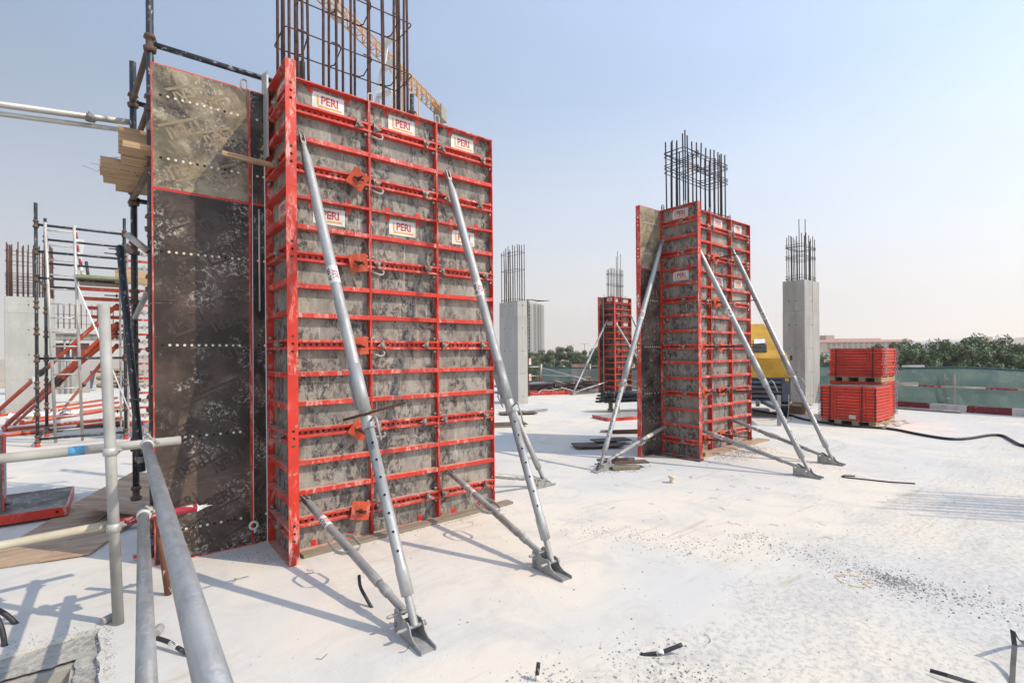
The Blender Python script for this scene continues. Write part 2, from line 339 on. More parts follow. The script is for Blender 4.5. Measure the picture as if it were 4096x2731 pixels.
def make_rebar(name, c=(0.205, 0.098, 0.070), period=70.0):
    m, t, b = nt(name); v = coords(t)
    n = noise(t, v, 9, 5, 0.7); col = mix(t, ramp(t, n, 0.35, 0.7), c, tuple(x*0.42 for x in c))
    col = mix(t, math_(t, 'MULTIPLY', ramp(t, noise(t, v, 24, 4), 0.62, 0.72), 0.5), col, (0.24, 0.13, 0.09))
    w = node(t, 'ShaderNodeTexWave'); w.wave_type = 'BANDS'; w.bands_direction = 'Z'; w.inputs['Scale'].default_value = period; w.inputs['Distortion'].default_value = 0.3
    t.links.new(v, w.inputs['Vector'])
    t.links.new(mix(t, math_(t, 'MULTIPLY', ramp(t, w.outputs['Fac'], 0.45, 0.7), 0.45), col, tuple(x*0.35 for x in c)), b.inputs['Base Color'])
    b.inputs['Roughness'].default_value = 0.85; bump(t, b, w.outputs['Fac'], 0.9, 0.004); return m
def make_slab(name):
    m, t, b = nt(name); v = wcoords(t); vr = wcoords(t, scale=(0.35, 2.2, 1), rot=R(20)); vs_ = wcoords(t, scale=(0.5, 5.0, 1), rot=R(-38))
    cream, cool_shade, tan = (0.655, 0.592, 0.500), (0.545, 0.535, 0.510), (0.47, 0.385, 0.285)
    c = mix(t, ramp(t, noise(t, v, 0.36, 5, 0.55, 0.5), 0.40, 0.60), cream, cool_shade)  # cool patches imitate soft blue-grey shade, painted into the slab colour by noise
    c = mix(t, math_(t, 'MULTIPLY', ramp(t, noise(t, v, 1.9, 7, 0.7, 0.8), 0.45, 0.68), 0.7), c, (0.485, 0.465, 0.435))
    dust = math_(t, 'MULTIPLY', ramp(t, noise(t, vs_, 1.5, 7, 0.72, 0.6), 0.54, 0.68), ramp(t, noise(t, v, 0.55, 3), 0.42, 0.60))
    c = mix(t, math_(t, 'MULTIPLY', dust, 0.75), c, tan)
    c = mix(t, math_(t, 'MULTIPLY', ramp(t, noise(t, vr, 2.6, 7, 0.7, 0.7), 0.55, 0.75), 0.35), c, (0.70, 0.675, 0.635))
    grit = math_(t, 'MULTIPLY', ramp(t, noise(t, v, 42, 6, 0.78), 0.60, 0.70), ramp(t, noise(t, v, 1.3, 5), 0.40, 0.60))
    c = mix(t, math_(t, 'MULTIPLY', grit, 0.55), c, (0.30, 0.285, 0.26))
    wv = node(t, 'ShaderNodeTexWave'); wv.wave_type = 'RINGS'; wv.inputs['Scale'].default_value = 5.5; wv.inputs['Distortion'].default_value = 9.0; wv.inputs['Detail'].default_value = 4; wv.inputs['Detail Scale'].default_value = 1.2
    t.links.new(wcoords(t, scale=(0.5, 0.5, 1)), wv.inputs['Vector'])
    trow = math_(t, 'MULTIPLY', ramp(t, wv.outputs['Fac'], 0.72, 0.95), ramp(t, noise(t, v, 0.9, 4), 0.48, 0.66)); c = mix(t, math_(t, 'MULTIPLY', trow, 0.28), c, (0.46, 0.43, 0.385))
    sp = node(t, 'ShaderNodeTexVoronoi'); sp.inputs['Scale'].default_value = 9.0; t.links.new(v, sp.inputs['Vector'])
    spot = ramp(t, sp.outputs['Distance'], 0.035, 0.07, 1.0, 0.0); c = mix(t, math_(t, 'MULTIPLY', spot, 0.5), c, (0.22, 0.21, 0.2))
    vo = node(t, 'ShaderNodeTexVoronoi'); vo.feature = 'DISTANCE_TO_EDGE'; vo.inputs['Scale'].default_value = 0.42
    dis = node(t, 'ShaderNodeVectorMath', operation='ADD'); nz = node(t, 'ShaderNodeTexNoise'); nz.inputs['Scale'].default_value = 1.4; nz.inputs['Detail'].default_value = 6
    t.links.new(v, nz.inputs['Vector']); t.links.new(v, dis.inputs[0]); t.links.new(nz.outputs['Color'], dis.inputs[1]); t.links.new(dis.outputs[0], vo.inputs['Vector'])
    crack = math_(t, 'MULTIPLY', ramp(t, vo.outputs['Distance'], 0.0, 0.006, 1.0, 0.0), ramp(t, noise(t, v, 0.5, 2), 0.55, 0.65))
    c = mix(t, math_(t, 'MULTIPLY', crack, 0.35), c, (0.34, 0.31, 0.27))
    sx = node(t, 'ShaderNodeSeparateXYZ'); t.links.new(v, sx.inputs[0])
    edge = math_(t, 'ADD', sx.outputs['Y'], math_(t, 'MULTIPLY', noise(t, v, 1.6, 5, 0.7), 1.5))
    rough = ramp(t, edge, 2.55, 2.35)
    crumb = ramp(t, noise(t, v, 24, 7, 0.78), 0.50, 0.62); c = mix(t, math_(t, 'MULTIPLY', math_(t, 'MULTIPLY', rough, crumb), 0.6), c, (0.40, 0.39, 0.375))
    t.links.new(c, b.inputs['Base Color']); b.inputs['Roughness'].default_value = 0.9
    h = math_(t, 'ADD', math_(t, 'MULTIPLY', noise(t, v, 7, 6, 0.65), 0.6), math_(t, 'MULTIPLY', noise(t, v, 60, 5, 0.7), 0.25))
    h = math_(t, 'ADD', h, math_(t, 'MULTIPLY', math_(t, 'MULTIPLY', rough, crumb), 0.5))
    bump(t, b, h, 0.4, 0.014); return m

RED = make_red('red_frame_paint', wear=0.85); RED2 = make_red('red_clean_paint', (0.68, 0.038, 0.016), 0.12)
ORANGE = make_red('orange_red_paint', (0.60, 0.075, 0.022), 0.45)
PLYB = make_plyback('plywood_back'); FILM = make_film('dark_film', 0.28); FILMD = make_film('tan_stained_film', 0.76, tan=(0.36, 0.305, 0.21)); FILMC = make_film('clean_film', 0.12)
FILMB = make_film('brown_film', 0.36, base=(0.030, 0.021, 0.018))
GALV = make_galv('galvanised_steel'); GALV2 = make_galv('galvanised_dull', (0.36, 0.36, 0.355), 0.55, 0.3, 0.4); GALVR = make_galv('galvanised_rail', (0.31, 0.318, 0.325), 0.5, 0.18, 0.45); GALVD = make_galv('galvanised_dusty', (0.37, 0.35, 0.32), 0.6, 0.6, 0.3)
ALU = make_galv('aluminium', (0.54, 0.525, 0.49), 0.5, 0.25, 0.35); CAST = make_galv('cast_iron_grey', (0.23, 0.215, 0.195), 0.6, 0.45, 0.35)
BLK = make_chip('black_scaffold_paint', (0.020, 0.028, 0.036), (0.36, 0.35, 0.33), 0.45, 0.42, 26); RUSTY = make_chip('rusty_scaffold', (0.105, 0.066, 0.048), (0.30, 0.17, 0.10), 0.45, 0.7)
RUSTW = make_chip('rust_and_white_pipe', (0.22, 0.085, 0.045), (0.60, 0.54, 0.48), 0.55, 0.8, 16)
REBAR = make_rebar('rusty_rebar'); REBARD = make_rebar('dark_rebar', (0.095, 0.070, 0.060)); ROD = make_rebar('rusty_tie_rod', (0.16, 0.065, 0.04), 110)
WOOD = make_wood('pale_timber', (0.50, 0.33, 0.18)); WOODG = make_wood('weathered_timber', (0.30, 0.24, 0.17), dirt=0.5); PLYW = make_wood('brown_plywood', (0.50, 0.345, 0.225), (2, 9, 2), 0.5)
WOODX = make_wood('plank_end', (0.55, 0.33, 0.17), (12, 30, 30), 0.1); DKPLY = make_wood('brown_film_board', (0.12, 0.075, 0.055), (2, 9, 2), 0.45)
CONC = make_concrete('cast_concrete'); CONC2 = make_concrete('pale_concrete', (0.44, 0.43, 0.40), 0.55); CONCR = make_concrete('rough_concrete', (0.34, 0.33, 0.31), 1.0)
WHITE = plain('white_plastic', (0.78, 0.78, 0.76), 0.5, var=0.06); LABELW = make_chip('label_white', (0.74, 0.73, 0.70), (0.42, 0.39, 0.35), 0.12, 0.5, 30)
LRED = make_chip('label_red', (0.48, 0.035, 0.035), (0.66, 0.52, 0.48), 0.2, 0.5, 40); LYEL = make_chip('label_yellow', (0.72, 0.36, 0.03), (0.74, 0.66, 0.5), 0.2, 0.5, 40)
LBLK = plain('label_black', (0.03, 0.03, 0.03), 0.6)
PRINT = plain('film_print_brown', (0.060, 0.036, 0.026), 0.5, var=0.3, scale=20, c2=(0.028, 0.02, 0.017)); PRINTT = plain('film_print_tan', (0.20, 0.145, 0.085), 0.7, var=0.3, scale=14, c2=(0.30, 0.24, 0.155)); PRINTC = plain('film_print_grey', (0.115, 0.088, 0.066), 0.5, var=0.3, scale=20, c2=(0.05, 0.038, 0.03))
BLACK = plain('black_rubber', (0.018, 0.018, 0.02), 0.5, var=0.3); DARK = plain('dark_void', (0.010, 0.010, 0.010), 0.9, bmp=0)
BLACKD = make_chip('dusty_black_plastic', (0.03, 0.03, 0.034), (0.34, 0.33, 0.31), 0.2, 0.55, 20)
CREAM = plain('cream_plug', (0.70, 0.60, 0.42), 0.6, var=0.1); PLUGW = plain('white_plug', (0.66, 0.66, 0.64), 0.5)

# ---------------------------------------------------------------- lettering
_tc = {}
def text_geo(s, size, offset=0.018):
    k = (s, size, offset)
    if k not in _tc:
        cu = bpy.data.curves.new('lettering', 'FONT'); cu.body = s; cu.size = size; cu.align_x = 'CENTER'; cu.align_y = 'CENTER'; cu.offset = offset*size; cu.resolution_u = 3
        ob = bpy.data.objects.new('lettering', cu); COL.objects.link(ob); bpy.context.view_layer.update()
        me = bpy.data.meshes.new_from_object(ob); bpy.data.objects.remove(ob); bpy.data.curves.remove(cu)
        _tc[k] = ([tuple(v.co) for v in me.vertices], [tuple(p.vertices) for p in me.polygons]); bpy.data.meshes.remove(me)
    return _tc[k]
def logo_flat(mb, size, place, mt=0, mbk=1, text='PERI', squeeze=0.86):
    """letters and the bracket round their lower left; place maps (u, v) to 3-D"""
    vs_, fs = text_geo(text, size, 0.030); mb.add_mesh([place(u*squeeze, v) for u, v, _ in vs_], fs, mt)
    a = size
    for poly in ([(-1.32,-0.455),(-1.12,-0.455),(-1.14,0.35),(-1.32,0.48)], [(-1.32,-0.62),(1.30,-0.62),(1.18,-0.46),(-1.12,-0.46)]):
        mb.add_mesh([place(u*a*0.86, v*a) for u, v in poly], [(0,1,2,3)], mbk)

# ---------------------------------------------------------------- the slab and the ground
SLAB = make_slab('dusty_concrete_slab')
rj = random.Random(3)
XE, YN = -0.088, 3.975
edge_e = [(XE + rj.uniform(-.014, .014), 2.0 + i*(YN-2.0)/26) for i in range(27)]; edge_e[-1] = (XE, YN); edge_e[0] = (XE, 2.0)
edge_n = [(-1.6 + i*(XE+1.6)/24, YN + rj.uniform(-.02, .02)) for i in range(25)]; edge_n[0] = (-1.6, YN); edge_n[-1] = (XE, YN)
mb = MB(); z3 = lambda ps, z=0.0: [(x, y, z) for x, y in ps]
mb.quad(z3(edge_e[::-1] + [(XE, 2.0), (18.25, 2.0), (18.25, YN)][1:])[::1])
mb.quad(z3(edge_n[::1] + [(18.25, YN), (18.25, 38.0), (-60, 38.0), (-60, YN)]))
mb.quad(z3([(-60, -25), (18.25, -25), (18.25, 2.0), (XE, 2.0), (-1.6, 2.0), (-60, 2.0)])); mb.quad(z3([(-60, 2.0), (-1.6, 2.0), (-1.6, YN), (-60, YN)]))
for ed in (edge_e, edge_n):
    for a, b in zip(ed, ed[1:]): mb.quad([(*a, 0), (*b, 0), (*b, -.2), (*a, -.2)])
for a, b in (((18.25,-25),(18.25,38)), ((18.25,38),(-60,38))): mb.quad([(*a, 0), (*a, -.45), (*b, -.45), (*b, 0)])
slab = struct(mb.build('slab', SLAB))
# make sure the sheet looks up
bm = bmesh.new(); bm.from_mesh(slab.data)
for f in bm.faces:
    if abs(f.normal.z) > .9 and f.normal.z < 0: f.normal_flip()
bm.to_mesh(slab.data); bm.free()
# broken topping and the pit at the guard rail corner
ROUGH, t_, b_ = nt('broken_topping'); v_ = wcoords(t_); h_ = noise(t_, v_, 26, 8, .8); k_ = noise(t_, v_, 5, 5, .7)
t_.links.new(mix(t_, ramp(t_, h_, .42, .60), mix(t_, ramp(t_, k_, .4, .6), (0.36, 0.345, 0.32), (0.52, 0.49, 0.445)), (0.64, 0.605, 0.55)), b_.inputs['Base Color']); b_.inputs['Roughness'].default_value = .95; bump(t_, b_, h_, 1.0, .03)
mb = MB(); n1, n2 = 46, 60; xs = [-1.62 + i*(XE+.03+1.62)/n1 for i in range(n1+1)]; ys = [2.0 + j*(YN+.03-2.0)/n2 for j in range(n2+1)]
def rz(x, y): return -.030 + rj.uniform(-.004, .004) - .004*math.sin(x*31)*math.sin(y*27)
g = {(i, j): (xs[i] + rj.uniform(-.01, .01), ys[j] + rj.uniform(-.01, .01), rz(xs[i], ys[j])) for i in range(n1+1) for j in range(n2+1)}
inpit = lambda x, y: x < -0.185 and y < 3.70
for i in range(n1):
    for j in range(n2):
        if inpit((xs[i]+xs[i+1])/2, (ys[j]+ys[j+1])/2): continue
        mb.quad([g[i,j], g[i+1,j], g[i+1,j+1], g[i,j+1]])
struct(mb.build('broken_topping_floor', ROUGH))
mb = MB(); mb.box((-1.75, 1.9, -.62), (-.16, 3.76, -.60)); mb.box((-.21, 1.9, -.60), (-.13, 3.72, -.048)); mb.box((-1.75, 3.665, -.60), (-.2105, 3.76, -.048)); mb.box((-1.8, 1.9, -.60), (-1.6, 3.66, -.05))
struct(mb.build('pit_wall', make_concrete('pit_concrete', (0.40, 0.375, 0.32), 1.0)))
GROUND = plain('desert_ground', (0.46, 0.375, 0.28), 0.95, var=0.15, scale=0.05, bmp=0)
mb = MB(); mb.quad([(-2500,-2500,-5),(2500,-2500,-5),(2500,2500,-5),(-2500,2500,-5)]); struct(mb.build('ground', GROUND))

# ---------------------------------------------------------------- formwork
T = 0.08                                   # depth of a formwork panel
CACHE = {}
def cached(key, fn):
    if key not in CACHE: CACHE[key] = fn()
    return CACHE[key]
def rows(h): return ([.25, 1.0, 1.75, 2.5], [.5, .75, 1.25, 1.5, 2.0, 2.25, 2.75]) if h > 2 else ([.25, .75], [.5])
def m_frame(w, h, mats):
    mb = MB(); hs = [z + d for z in rows(h)[0] for d in (-.06, 0, .06)]
    for x in (0.0015, w - .0095): mb.holed((x, T/2, 0), (0, 1, 0), (0, 0, 1), (1, 0, 0), T, h - .002, .008, hs, .0125, .028)
    mb.box((.0095, 0.001, 0), (w-.0095, T-.001, .009)); mb.box((.0095, 0.001, h-.011), (w-.0095, T-.001, h-.002))
    return mb.mesh('formwork_panel', mats)
def m_rib(w, mats):
    mb = MB(); p = [(.003, -.019), (.010, -.021), (T-.016, -.021), (T-.016, .021), (.010, .021), (.003, .019)]
    mb.prism(p, (.0095, 0, 0), (0, 1, 0), (0, 0, 1), (w-.019, 0, 0)); return mb.mesh('rib', mats)
def m_channel(w, mats):
    mb = MB()
    for s in (-1, 1):
        z0, z1 = sorted((s*.022, s*.041)); mb.box((.0095, .002, z0), (w-.0095, T-.016, z1))
    n = int((w-.1)/.05); st = (w - (n-1)*.05)/2
    mb.holed((.0095, .040, 0), (0, 0, 1), (1, 0, 0), (0, -1, 0), .0439, w-.019, .005, [st-.0095 + i*.05 for i in range(n)], .0125, .024)
    return mb.mesh('tie_channel', mats)
def m_ply(w, h, mats):
    mb = MB(); mb.box((.0098, T-.0155, .0095), (w-.0098, T-.0008, h-.0115)); 
    # back veneer and film differ
    mb.m = [1 if i == 4 else 0 for i in range(6)]
    return mb.mesh('plywood', mats)
def m_label():
    mb = MB(); mb.box((-.14, -.0022, -.0725), (.14, 0, .0725), 0)
    logo_flat(mb, .098, lambda u, v: (u+.012, -.0032, v+.008), 1, 2); return mb.mesh('label_plate', [LABELW, LRED, LYEL])
def m_nut():
    mb = MB(); pts = []
    for k in range(12):
        a = 2*math.pi*k/12 + math.pi/2; r = .052 if k % 4 == 0 else (.026 if k % 2 else .022); pts.append((r*math.cos(a), r*math.sin(a)))
    mb.prism(pts, (0, -.012, 0), (1, 0, 0), (0, 0, 1), (0, .016, 0)); mb.lathe([(-.030, .013), (-.026, .017), (.03, .019), (.032, .021)], 10, 0, 'Y'); return mb.mesh('wing_nut', [CAST])
def m_bolt():
    mb = MB(); mb.lathe([(-.022, .012), (-.020, .015), (.012, .015), (.014, .008), (.035, .008)], 8, 0, 'X'); return mb.mesh('bolt', [CAST])
def m_eye():
    mb = MB(); p = []
    for k in range(14):
        a = 2*math.pi*k/14; p.append((.026*math.cos(a), 0, .052 + .026*math.sin(a) + (.022 if math.sin(a) > 0 else -.022)))
    mb.path(p, .008, 8, closed=True); return mb.mesh('lifting_eye', [GALVD])
def m_hook():
    mb = MB(); mb.path([(.005, -.02, .0), (.03, -.045, -.008), (.07, -.05, -.02), (.10, -.05, -.012), (.108, -.05, .012), (.095, -.05, .024)], .0105, 8); return mb.mesh('panel_hook', [GALVD])
def m_tab(mats):
    mb = MB(); mb.box((-.024, T-.019, -.055), (.024, T-.0157, 0)); mb.box((-.006, T-.022, -.036), (.006, T-.0185, -.024)); return mb.mesh('bracket_tab', mats)
def m_plug(): mb = MB(); mb.lathe([(0, .0108), (.0014, .0098)], 10, 0, 'Y'); return mb
def m_print(mat):
    mb = MB(); logo_flat(mb, .13, lambda u, v: (-u, 0, v), 0, 0); return mb.mesh('film_print', [mat])
def prints_on(p, w, h, seed, mat, n_rot):
    rr = random.Random(seed); ny = max(2, int(h/.30)); nx = 2 if w > .5 else 1; me = cached(('print', mat.name), lambda: m_print(mat))
    for j in range(ny):
        for i in range(nx):
            if rr.random() < .10: continue
            cx = min(max((i+.5+(.25 if j % 2 else -.1))*w/nx*0.92, .2), w-.2); cz = min(max((j+.5)*h/ny, .2), h-.2)
            link('film_print', me, p, (cx, T + .0006, cz), (0, n_rot + rr.choice((0, 0, math.pi)) + rr.uniform(-.05, .05), 0))
def formwork_panel(asm, w, h, loc, rot, film=FILM, prt=PRINT, red=RED, label=True, plugs=False, prints=False, eyes=True, nuts=(0.2, 0.82), hooks=False, bolts=True, tabs=True, seed=1, label_x=None, back=None, ends=(True, True)):
    back = back or PLYB
    K = red.name
    p = link('formwork_panel', cached(('f', w, h, K), lambda: m_frame(w, h, red)), asm, loc, rot)
    tie, single = rows(h)
    link('plywood', cached(('p', w, h, film.name, back.name), lambda: m_ply(w, h, [back, film])), p)
    for z in single: link('rib', cached(('r', w, K), lambda: m_rib(w, red)), p, (0, 0, z))
    rr = random.Random(seed)
    for z in tie:
        link('tie_channel', cached(('c', w, K), lambda: m_channel(w, red)), p, (0, 0, z))
        for fx in nuts:
            link('wing_nut', cached('nut', m_nut), p, (w*fx + rr.uniform(-.04, .04), -.004, z), (0, rr.uniform(0, 2), 0))
        if bolts:
            for dz in (-.062, .062):
                if ends[1]: link('bolt', cached('bolt', m_bolt), p, (w-.02, .03, z+dz))
                if ends[0]: link('bolt', cached('bolt', m_bolt), p, (.032, .03, z+dz))
        if hooks: link('panel_hook', cached('hook', m_hook), p, (.006, .02, z - .085), (0, math.pi, 0) if False else (0, 0, 0))
    if label: link('label_plate', cached('label', m_label), p, ((label_x if label_x is not None else w*.5), T-.0165, h-.115))
    if tabs:
        tm = cached(('tab', K), lambda: m_tab([red]))
        for fx in (.28, .74): link('bracket_tab', tm, p, (w*fx, 0, h-.011)); link('bracket_tab', tm, p, (w*fx, 0, .064))
    if eyes: link('lifting_eye', cached('eye', m_eye), p, (.03, .045, h-.01)); 
    if plugs:
        for z in tie:
            for k in range(12):
                r_ = rr.random(); km = CREAM if r_ < .55 else (PLUGW if r_ < .78 else DARK)
                link('plug', cached(('plug', km.name), lambda: m_plug().mesh('plug', [km])), p, (.088 + .05*k, T-.0002, z))
    if prints: prints_on(p, w, h, seed, prt, R(25) if seed % 2 else R(155))
    return p
def tie_plate(asm, x, y, z, ang, rod=.13, tilt=0.0, mat=None, rs=0):
    """square anchor plate with a nut on a tie rod, standing off the ribs; faces -Y"""
    o = MB(); s = .080
    o.prism([(-s,-s),(s,-s),(s,s),(-s,s)], (0, 0, 0), (math.cos(ang), 0, math.sin(ang)), (-math.sin(ang), 0, math.cos(ang)), (0, .008, 0))
    o.prism([(-.03,-.03),(.03,-.03),(.03,.03),(-.03,.03)], (0, -.012, 0), (math.cos(ang+.78), 0, math.sin(ang+.78)), (-math.sin(ang+.78), 0, math.cos(ang+.78)), (0, .012, 0))
    p = o.build('tie_plate', mat or ORANGE, asm, (x, y, z), (tilt, 0, rs))
    n = MB(); n.lathe([(-.05, .016), (-.012, .02)], 8, 0, 'Y'); n.tube((-.045, -.035, .01), (.045, -.035, -.01), .009, 6); n.build('tie_nut', ROD, p)
    r = MB(); r.tube((0, .05, 0), (0, -rod, 0), .0085, 8); r.build('tie_rod', ROD, p); return p

def column_formwork(label, x1, y1, L, front, rear, yF, group, film_up, film_lo, red=RED, hooks_at=(), right_w=.71, h0=3.0, labels=True, back=None, prints=True):
    """pinwheel of panels: left panel at x1, front panels at the joints of `front`, rear panels at `rear`; two lifts of 3 m and 1 m"""
    asm = thing('column_formwork', label, 'formwork', (x1, y1, 0), 0, group)
    lx = lambda x: x - x1; ly = lambda y: y - y1
    sd = 1
    for zi, (z, h) in enumerate(((0, 3.0), (3.0, 1.0))):
        fm = film_lo if zi == 0 else film_up
        formwork_panel(asm, L, h, (0, L, z), -math.pi/2, film=FILM, red=red, nuts=(.62,), eyes=(zi == 1), seed=sd, label=labels, ends=(True, False), back=back); sd += 1
        for k, (a, b) in enumerate(zip(front, front[1:])):
            formwork_panel(asm, round(b-a, 4), h, (lx(a), ly(yF), z), 0, red=red, eyes=(zi == 1), hooks=(k in hooks_at), seed=10+sd, label=labels, nuts=((.82,) if k == 0 else (.12, .8)), back=back, ends=(k > 0, k < len(front)-2)); sd += 1
        for k, (a, b) in enumerate(zip(rear, rear[1:])):
            formwork_panel(asm, round(b-a, 4), h, (lx(b), L + T, z), math.pi, film=fm if k == 0 else FILM, prt=(PRINTT if fm is FILMD else (PRINTC if fm is FILMC else PRINT)), red=red, eyes=(zi == 1), plugs=(k < 2), prints=prints and k < 2, seed=20+sd, label=False, nuts=(), tabs=False, bolts=False); sd += 1
        formwork_panel(asm, right_w, h, (lx(rear[-1] + T), ly(yF + T), z), math.pi/2, red=red, eyes=(zi == 1), seed=40+sd, label=labels, bolts=False, nuts=(.5,)); sd += 1
    return asm

F1 = column_formwork('tall red column formwork nearest the camera with stained dark panel on its left', 1.0463, 4.1464, .7099, (1.128, 1.834, 2.539, 3.235), (.223, .923, 1.625, 2.327), 4.392,
                     'red column formworks', FILMD, FILMB, hooks_at=(1,))
for z, a, tl in ((3.235, 1.05, .15), (2.483, .18, .12), (1.74, .1, .05), (.99, .95, .1), (.262, -.16, -.1)):
    tie_plate(F1, 1.705-1.0463, 4.352-4.1464, z, a, .16, tl, rs=-.15)
# pale sealing strip where the left panel meets the rear film, and the ribbed strip standing up behind it
mb = MB(); mb.box((-.006, .694, .0), (-.001, .7085, 3.98)); mb.build('sealing_strip', WHITE, F1)
mb = MB()
for k in range(4): mb.box((-.012 + .0, .7 - .05*k + (.004 if k % 2 else 0), 3.4), (-.004 + .006*(k % 2), .746 - .05*k, 4.19 - .015*k))
F1s = mb.build('ribbed_strip', ALU, F1, (.005, .025, 0))
F2 = column_formwork('red column formwork in the middle distance held by three pairs of props', 7.0336, 4.2225, .6878, (7.112, 7.842, 8.520, 9.209), (6.505, 7.205, 7.905, 8.605), 4.4677,
                     'red column formworks', FILMD, FILMC)
for x, z, a, rd in ((7.93, 3.24, .9, .55), (7.95, 2.5, .2, .7), (7.55, 1.75, .5, .95), (8.06, 1.75, .75, .75), (7.58, 1.0, .6, .9), (8.08, 1.0, .15, .95), (8.10, .25, .7, .5), (7.62, .22, .1, .6)):
    tie_plate(F2, x-7.0336, 4.430-4.2225, z, a, rd, random.uniform(-.06, .1), rs=random.uniform(-.1, .1))
F3 = column_formwork('dark clean red column formwork far behind, left of the middle one', 16.06, 13.43, .60, (16.14, 16.80, 17.45), (15.81, 16.48, 17.15), 13.64, 'red column formworks', FILMC, FILMC, red=RED2, right_w=.6, back=FILMC)
for z in (.25, 1.0, 1.75, 2.5, 3.25): tie_plate(F3, .48, .17, z, .3, .12)
mb = MB(); mb.box((-.006, .58, 0), (-.001, .5985, 3.98)); mb.build('sealing_strip', WHITE, F3)

# ---------------------------------------------------------------- reinforcement cages
def ring(x0, y0, x1, y1, r=.03, n=4):
    p = []
    for cx, cy, a0 in ((x1-r, y1-r, 0), (x0+r, y1-r, 90), (x0+r, y0+r, 180), (x1-r, y0+r, 270)):
        for k in range(n): a = R(a0 + 90*k/(n-1)); p.append((cx + r*math.cos(a), cy + r*math.sin(a), 0))
    return p
def cage(label, loc, sx, sy, z0, z1, nx, ny, ties, mat=REBAR, rb=.0145, rs=.0065, jit=.05, group='reinforcement cages', extra=(), tilt=.006, seed=5, double=False, cross=0, nb=8):
    """bars round a rectangle sx by sy centred on loc, stirrups at the heights of ties"""
    rr = random.Random(seed); c = thing('rebar_cage', label, 'rebar', (loc[0], loc[1], z0), 0, group); hx, hy = sx/2, sy/2; pos = []
    for i in range(nx):
        x = -hx + .02 + i*(sx-.04)/(nx-1)
        pos += [(x, -hy+.02), (x, hy-.02)]
    for j in range(1, ny-1):
        y = -hy + .02 + j*(sy-.04)/(ny-1); pos += [(-hx+.02, y), (hx-.02, y)]
    bars = []
    for k, (x, y) in enumerate(pos):
        bars.append((x + rr.uniform(-.022, .022)*(1 if double else .5), y + rr.uniform(-.008, .008), z1 + rr.uniform(-jit, jit)))
        if double and rr.random() < .12: bars.append((x + rb*2.1, y + rr.uniform(-.01, .01), z1 - rr.uniform(0, .4)))
    for x, y, zt in extra: bars.append((x, y, zt))
    for x, y, zt in bars:
        b = MB(); b.path([(0, 0, -.25), (rr.uniform(-tilt, tilt), rr.uniform(-tilt, tilt), (zt-z0)*.5), (rr.uniform(-tilt, tilt)*2, rr.uniform(-tilt, tilt)*2, zt-z0)], rb, nb); b.build('bar', mat, c, (x, y, 0))
    for z in ties:
        b = MB(); p = ring(-hx-rb, -hy-rb, hx+rb, hy+rb, .03); dx, dy = rr.uniform(-.02, .02), rr.uniform(-.012, .012)
        b.path([(x, y, x*dx*2 + y*dy*3) for x, y, _ in p], rs, 6, closed=True); st = b.build('stirrup', mat, c, (0, 0, z-z0))
        if cross:
            for k in range(cross):
                xk = -hx + (k+.6)*sx/cross; q = MB()
                q.path([(xk-.09, -hy-.03, .012), (xk-.02, -hy-.03, .012), (xk+.01, -hy+.02, .012), (xk+.05, hy-.02, .012), (xk+.02, hy+.03, .012), (xk-.05, hy+.03, .012)], rs, 6); q.build('cross_tie', mat, st)
    return c
cage('tall rusty rebar cage rising out of the nearest red column formwork', (1.727, 4.664), 1.17, .33, 3.6, 6.4, 9, 4, [3.95, 4.44, 4.95, 5.45, 5.95], REBAR, .0128, .0060, .08, double=True, cross=4, seed=24, tilt=.012)
cage('rebar cage with three stirrup rings above the middle formwork', (7.85, 4.72), 1.36, .36, 3.8, 5.17, 11, 4, [4.03, 4.64, 4.70, 4.74, 4.90, 4.94, 4.97], REBARD, .0115, .0060, .07, extra=((-.28, .05, 5.42),), cross=2, seed=12)
cage('rebar cage above the far formwork with two bent taller bars', (16.62, 13.85), .85, .22, 3.7, 5.2, 9, 3, [4.50, 4.55, 4.95, 5.0], REBARD, .011, .006, .05, extra=((.10, 0, 5.75), (.2, .02, 6.0), (.36, 0, 5.9)), seed=13)

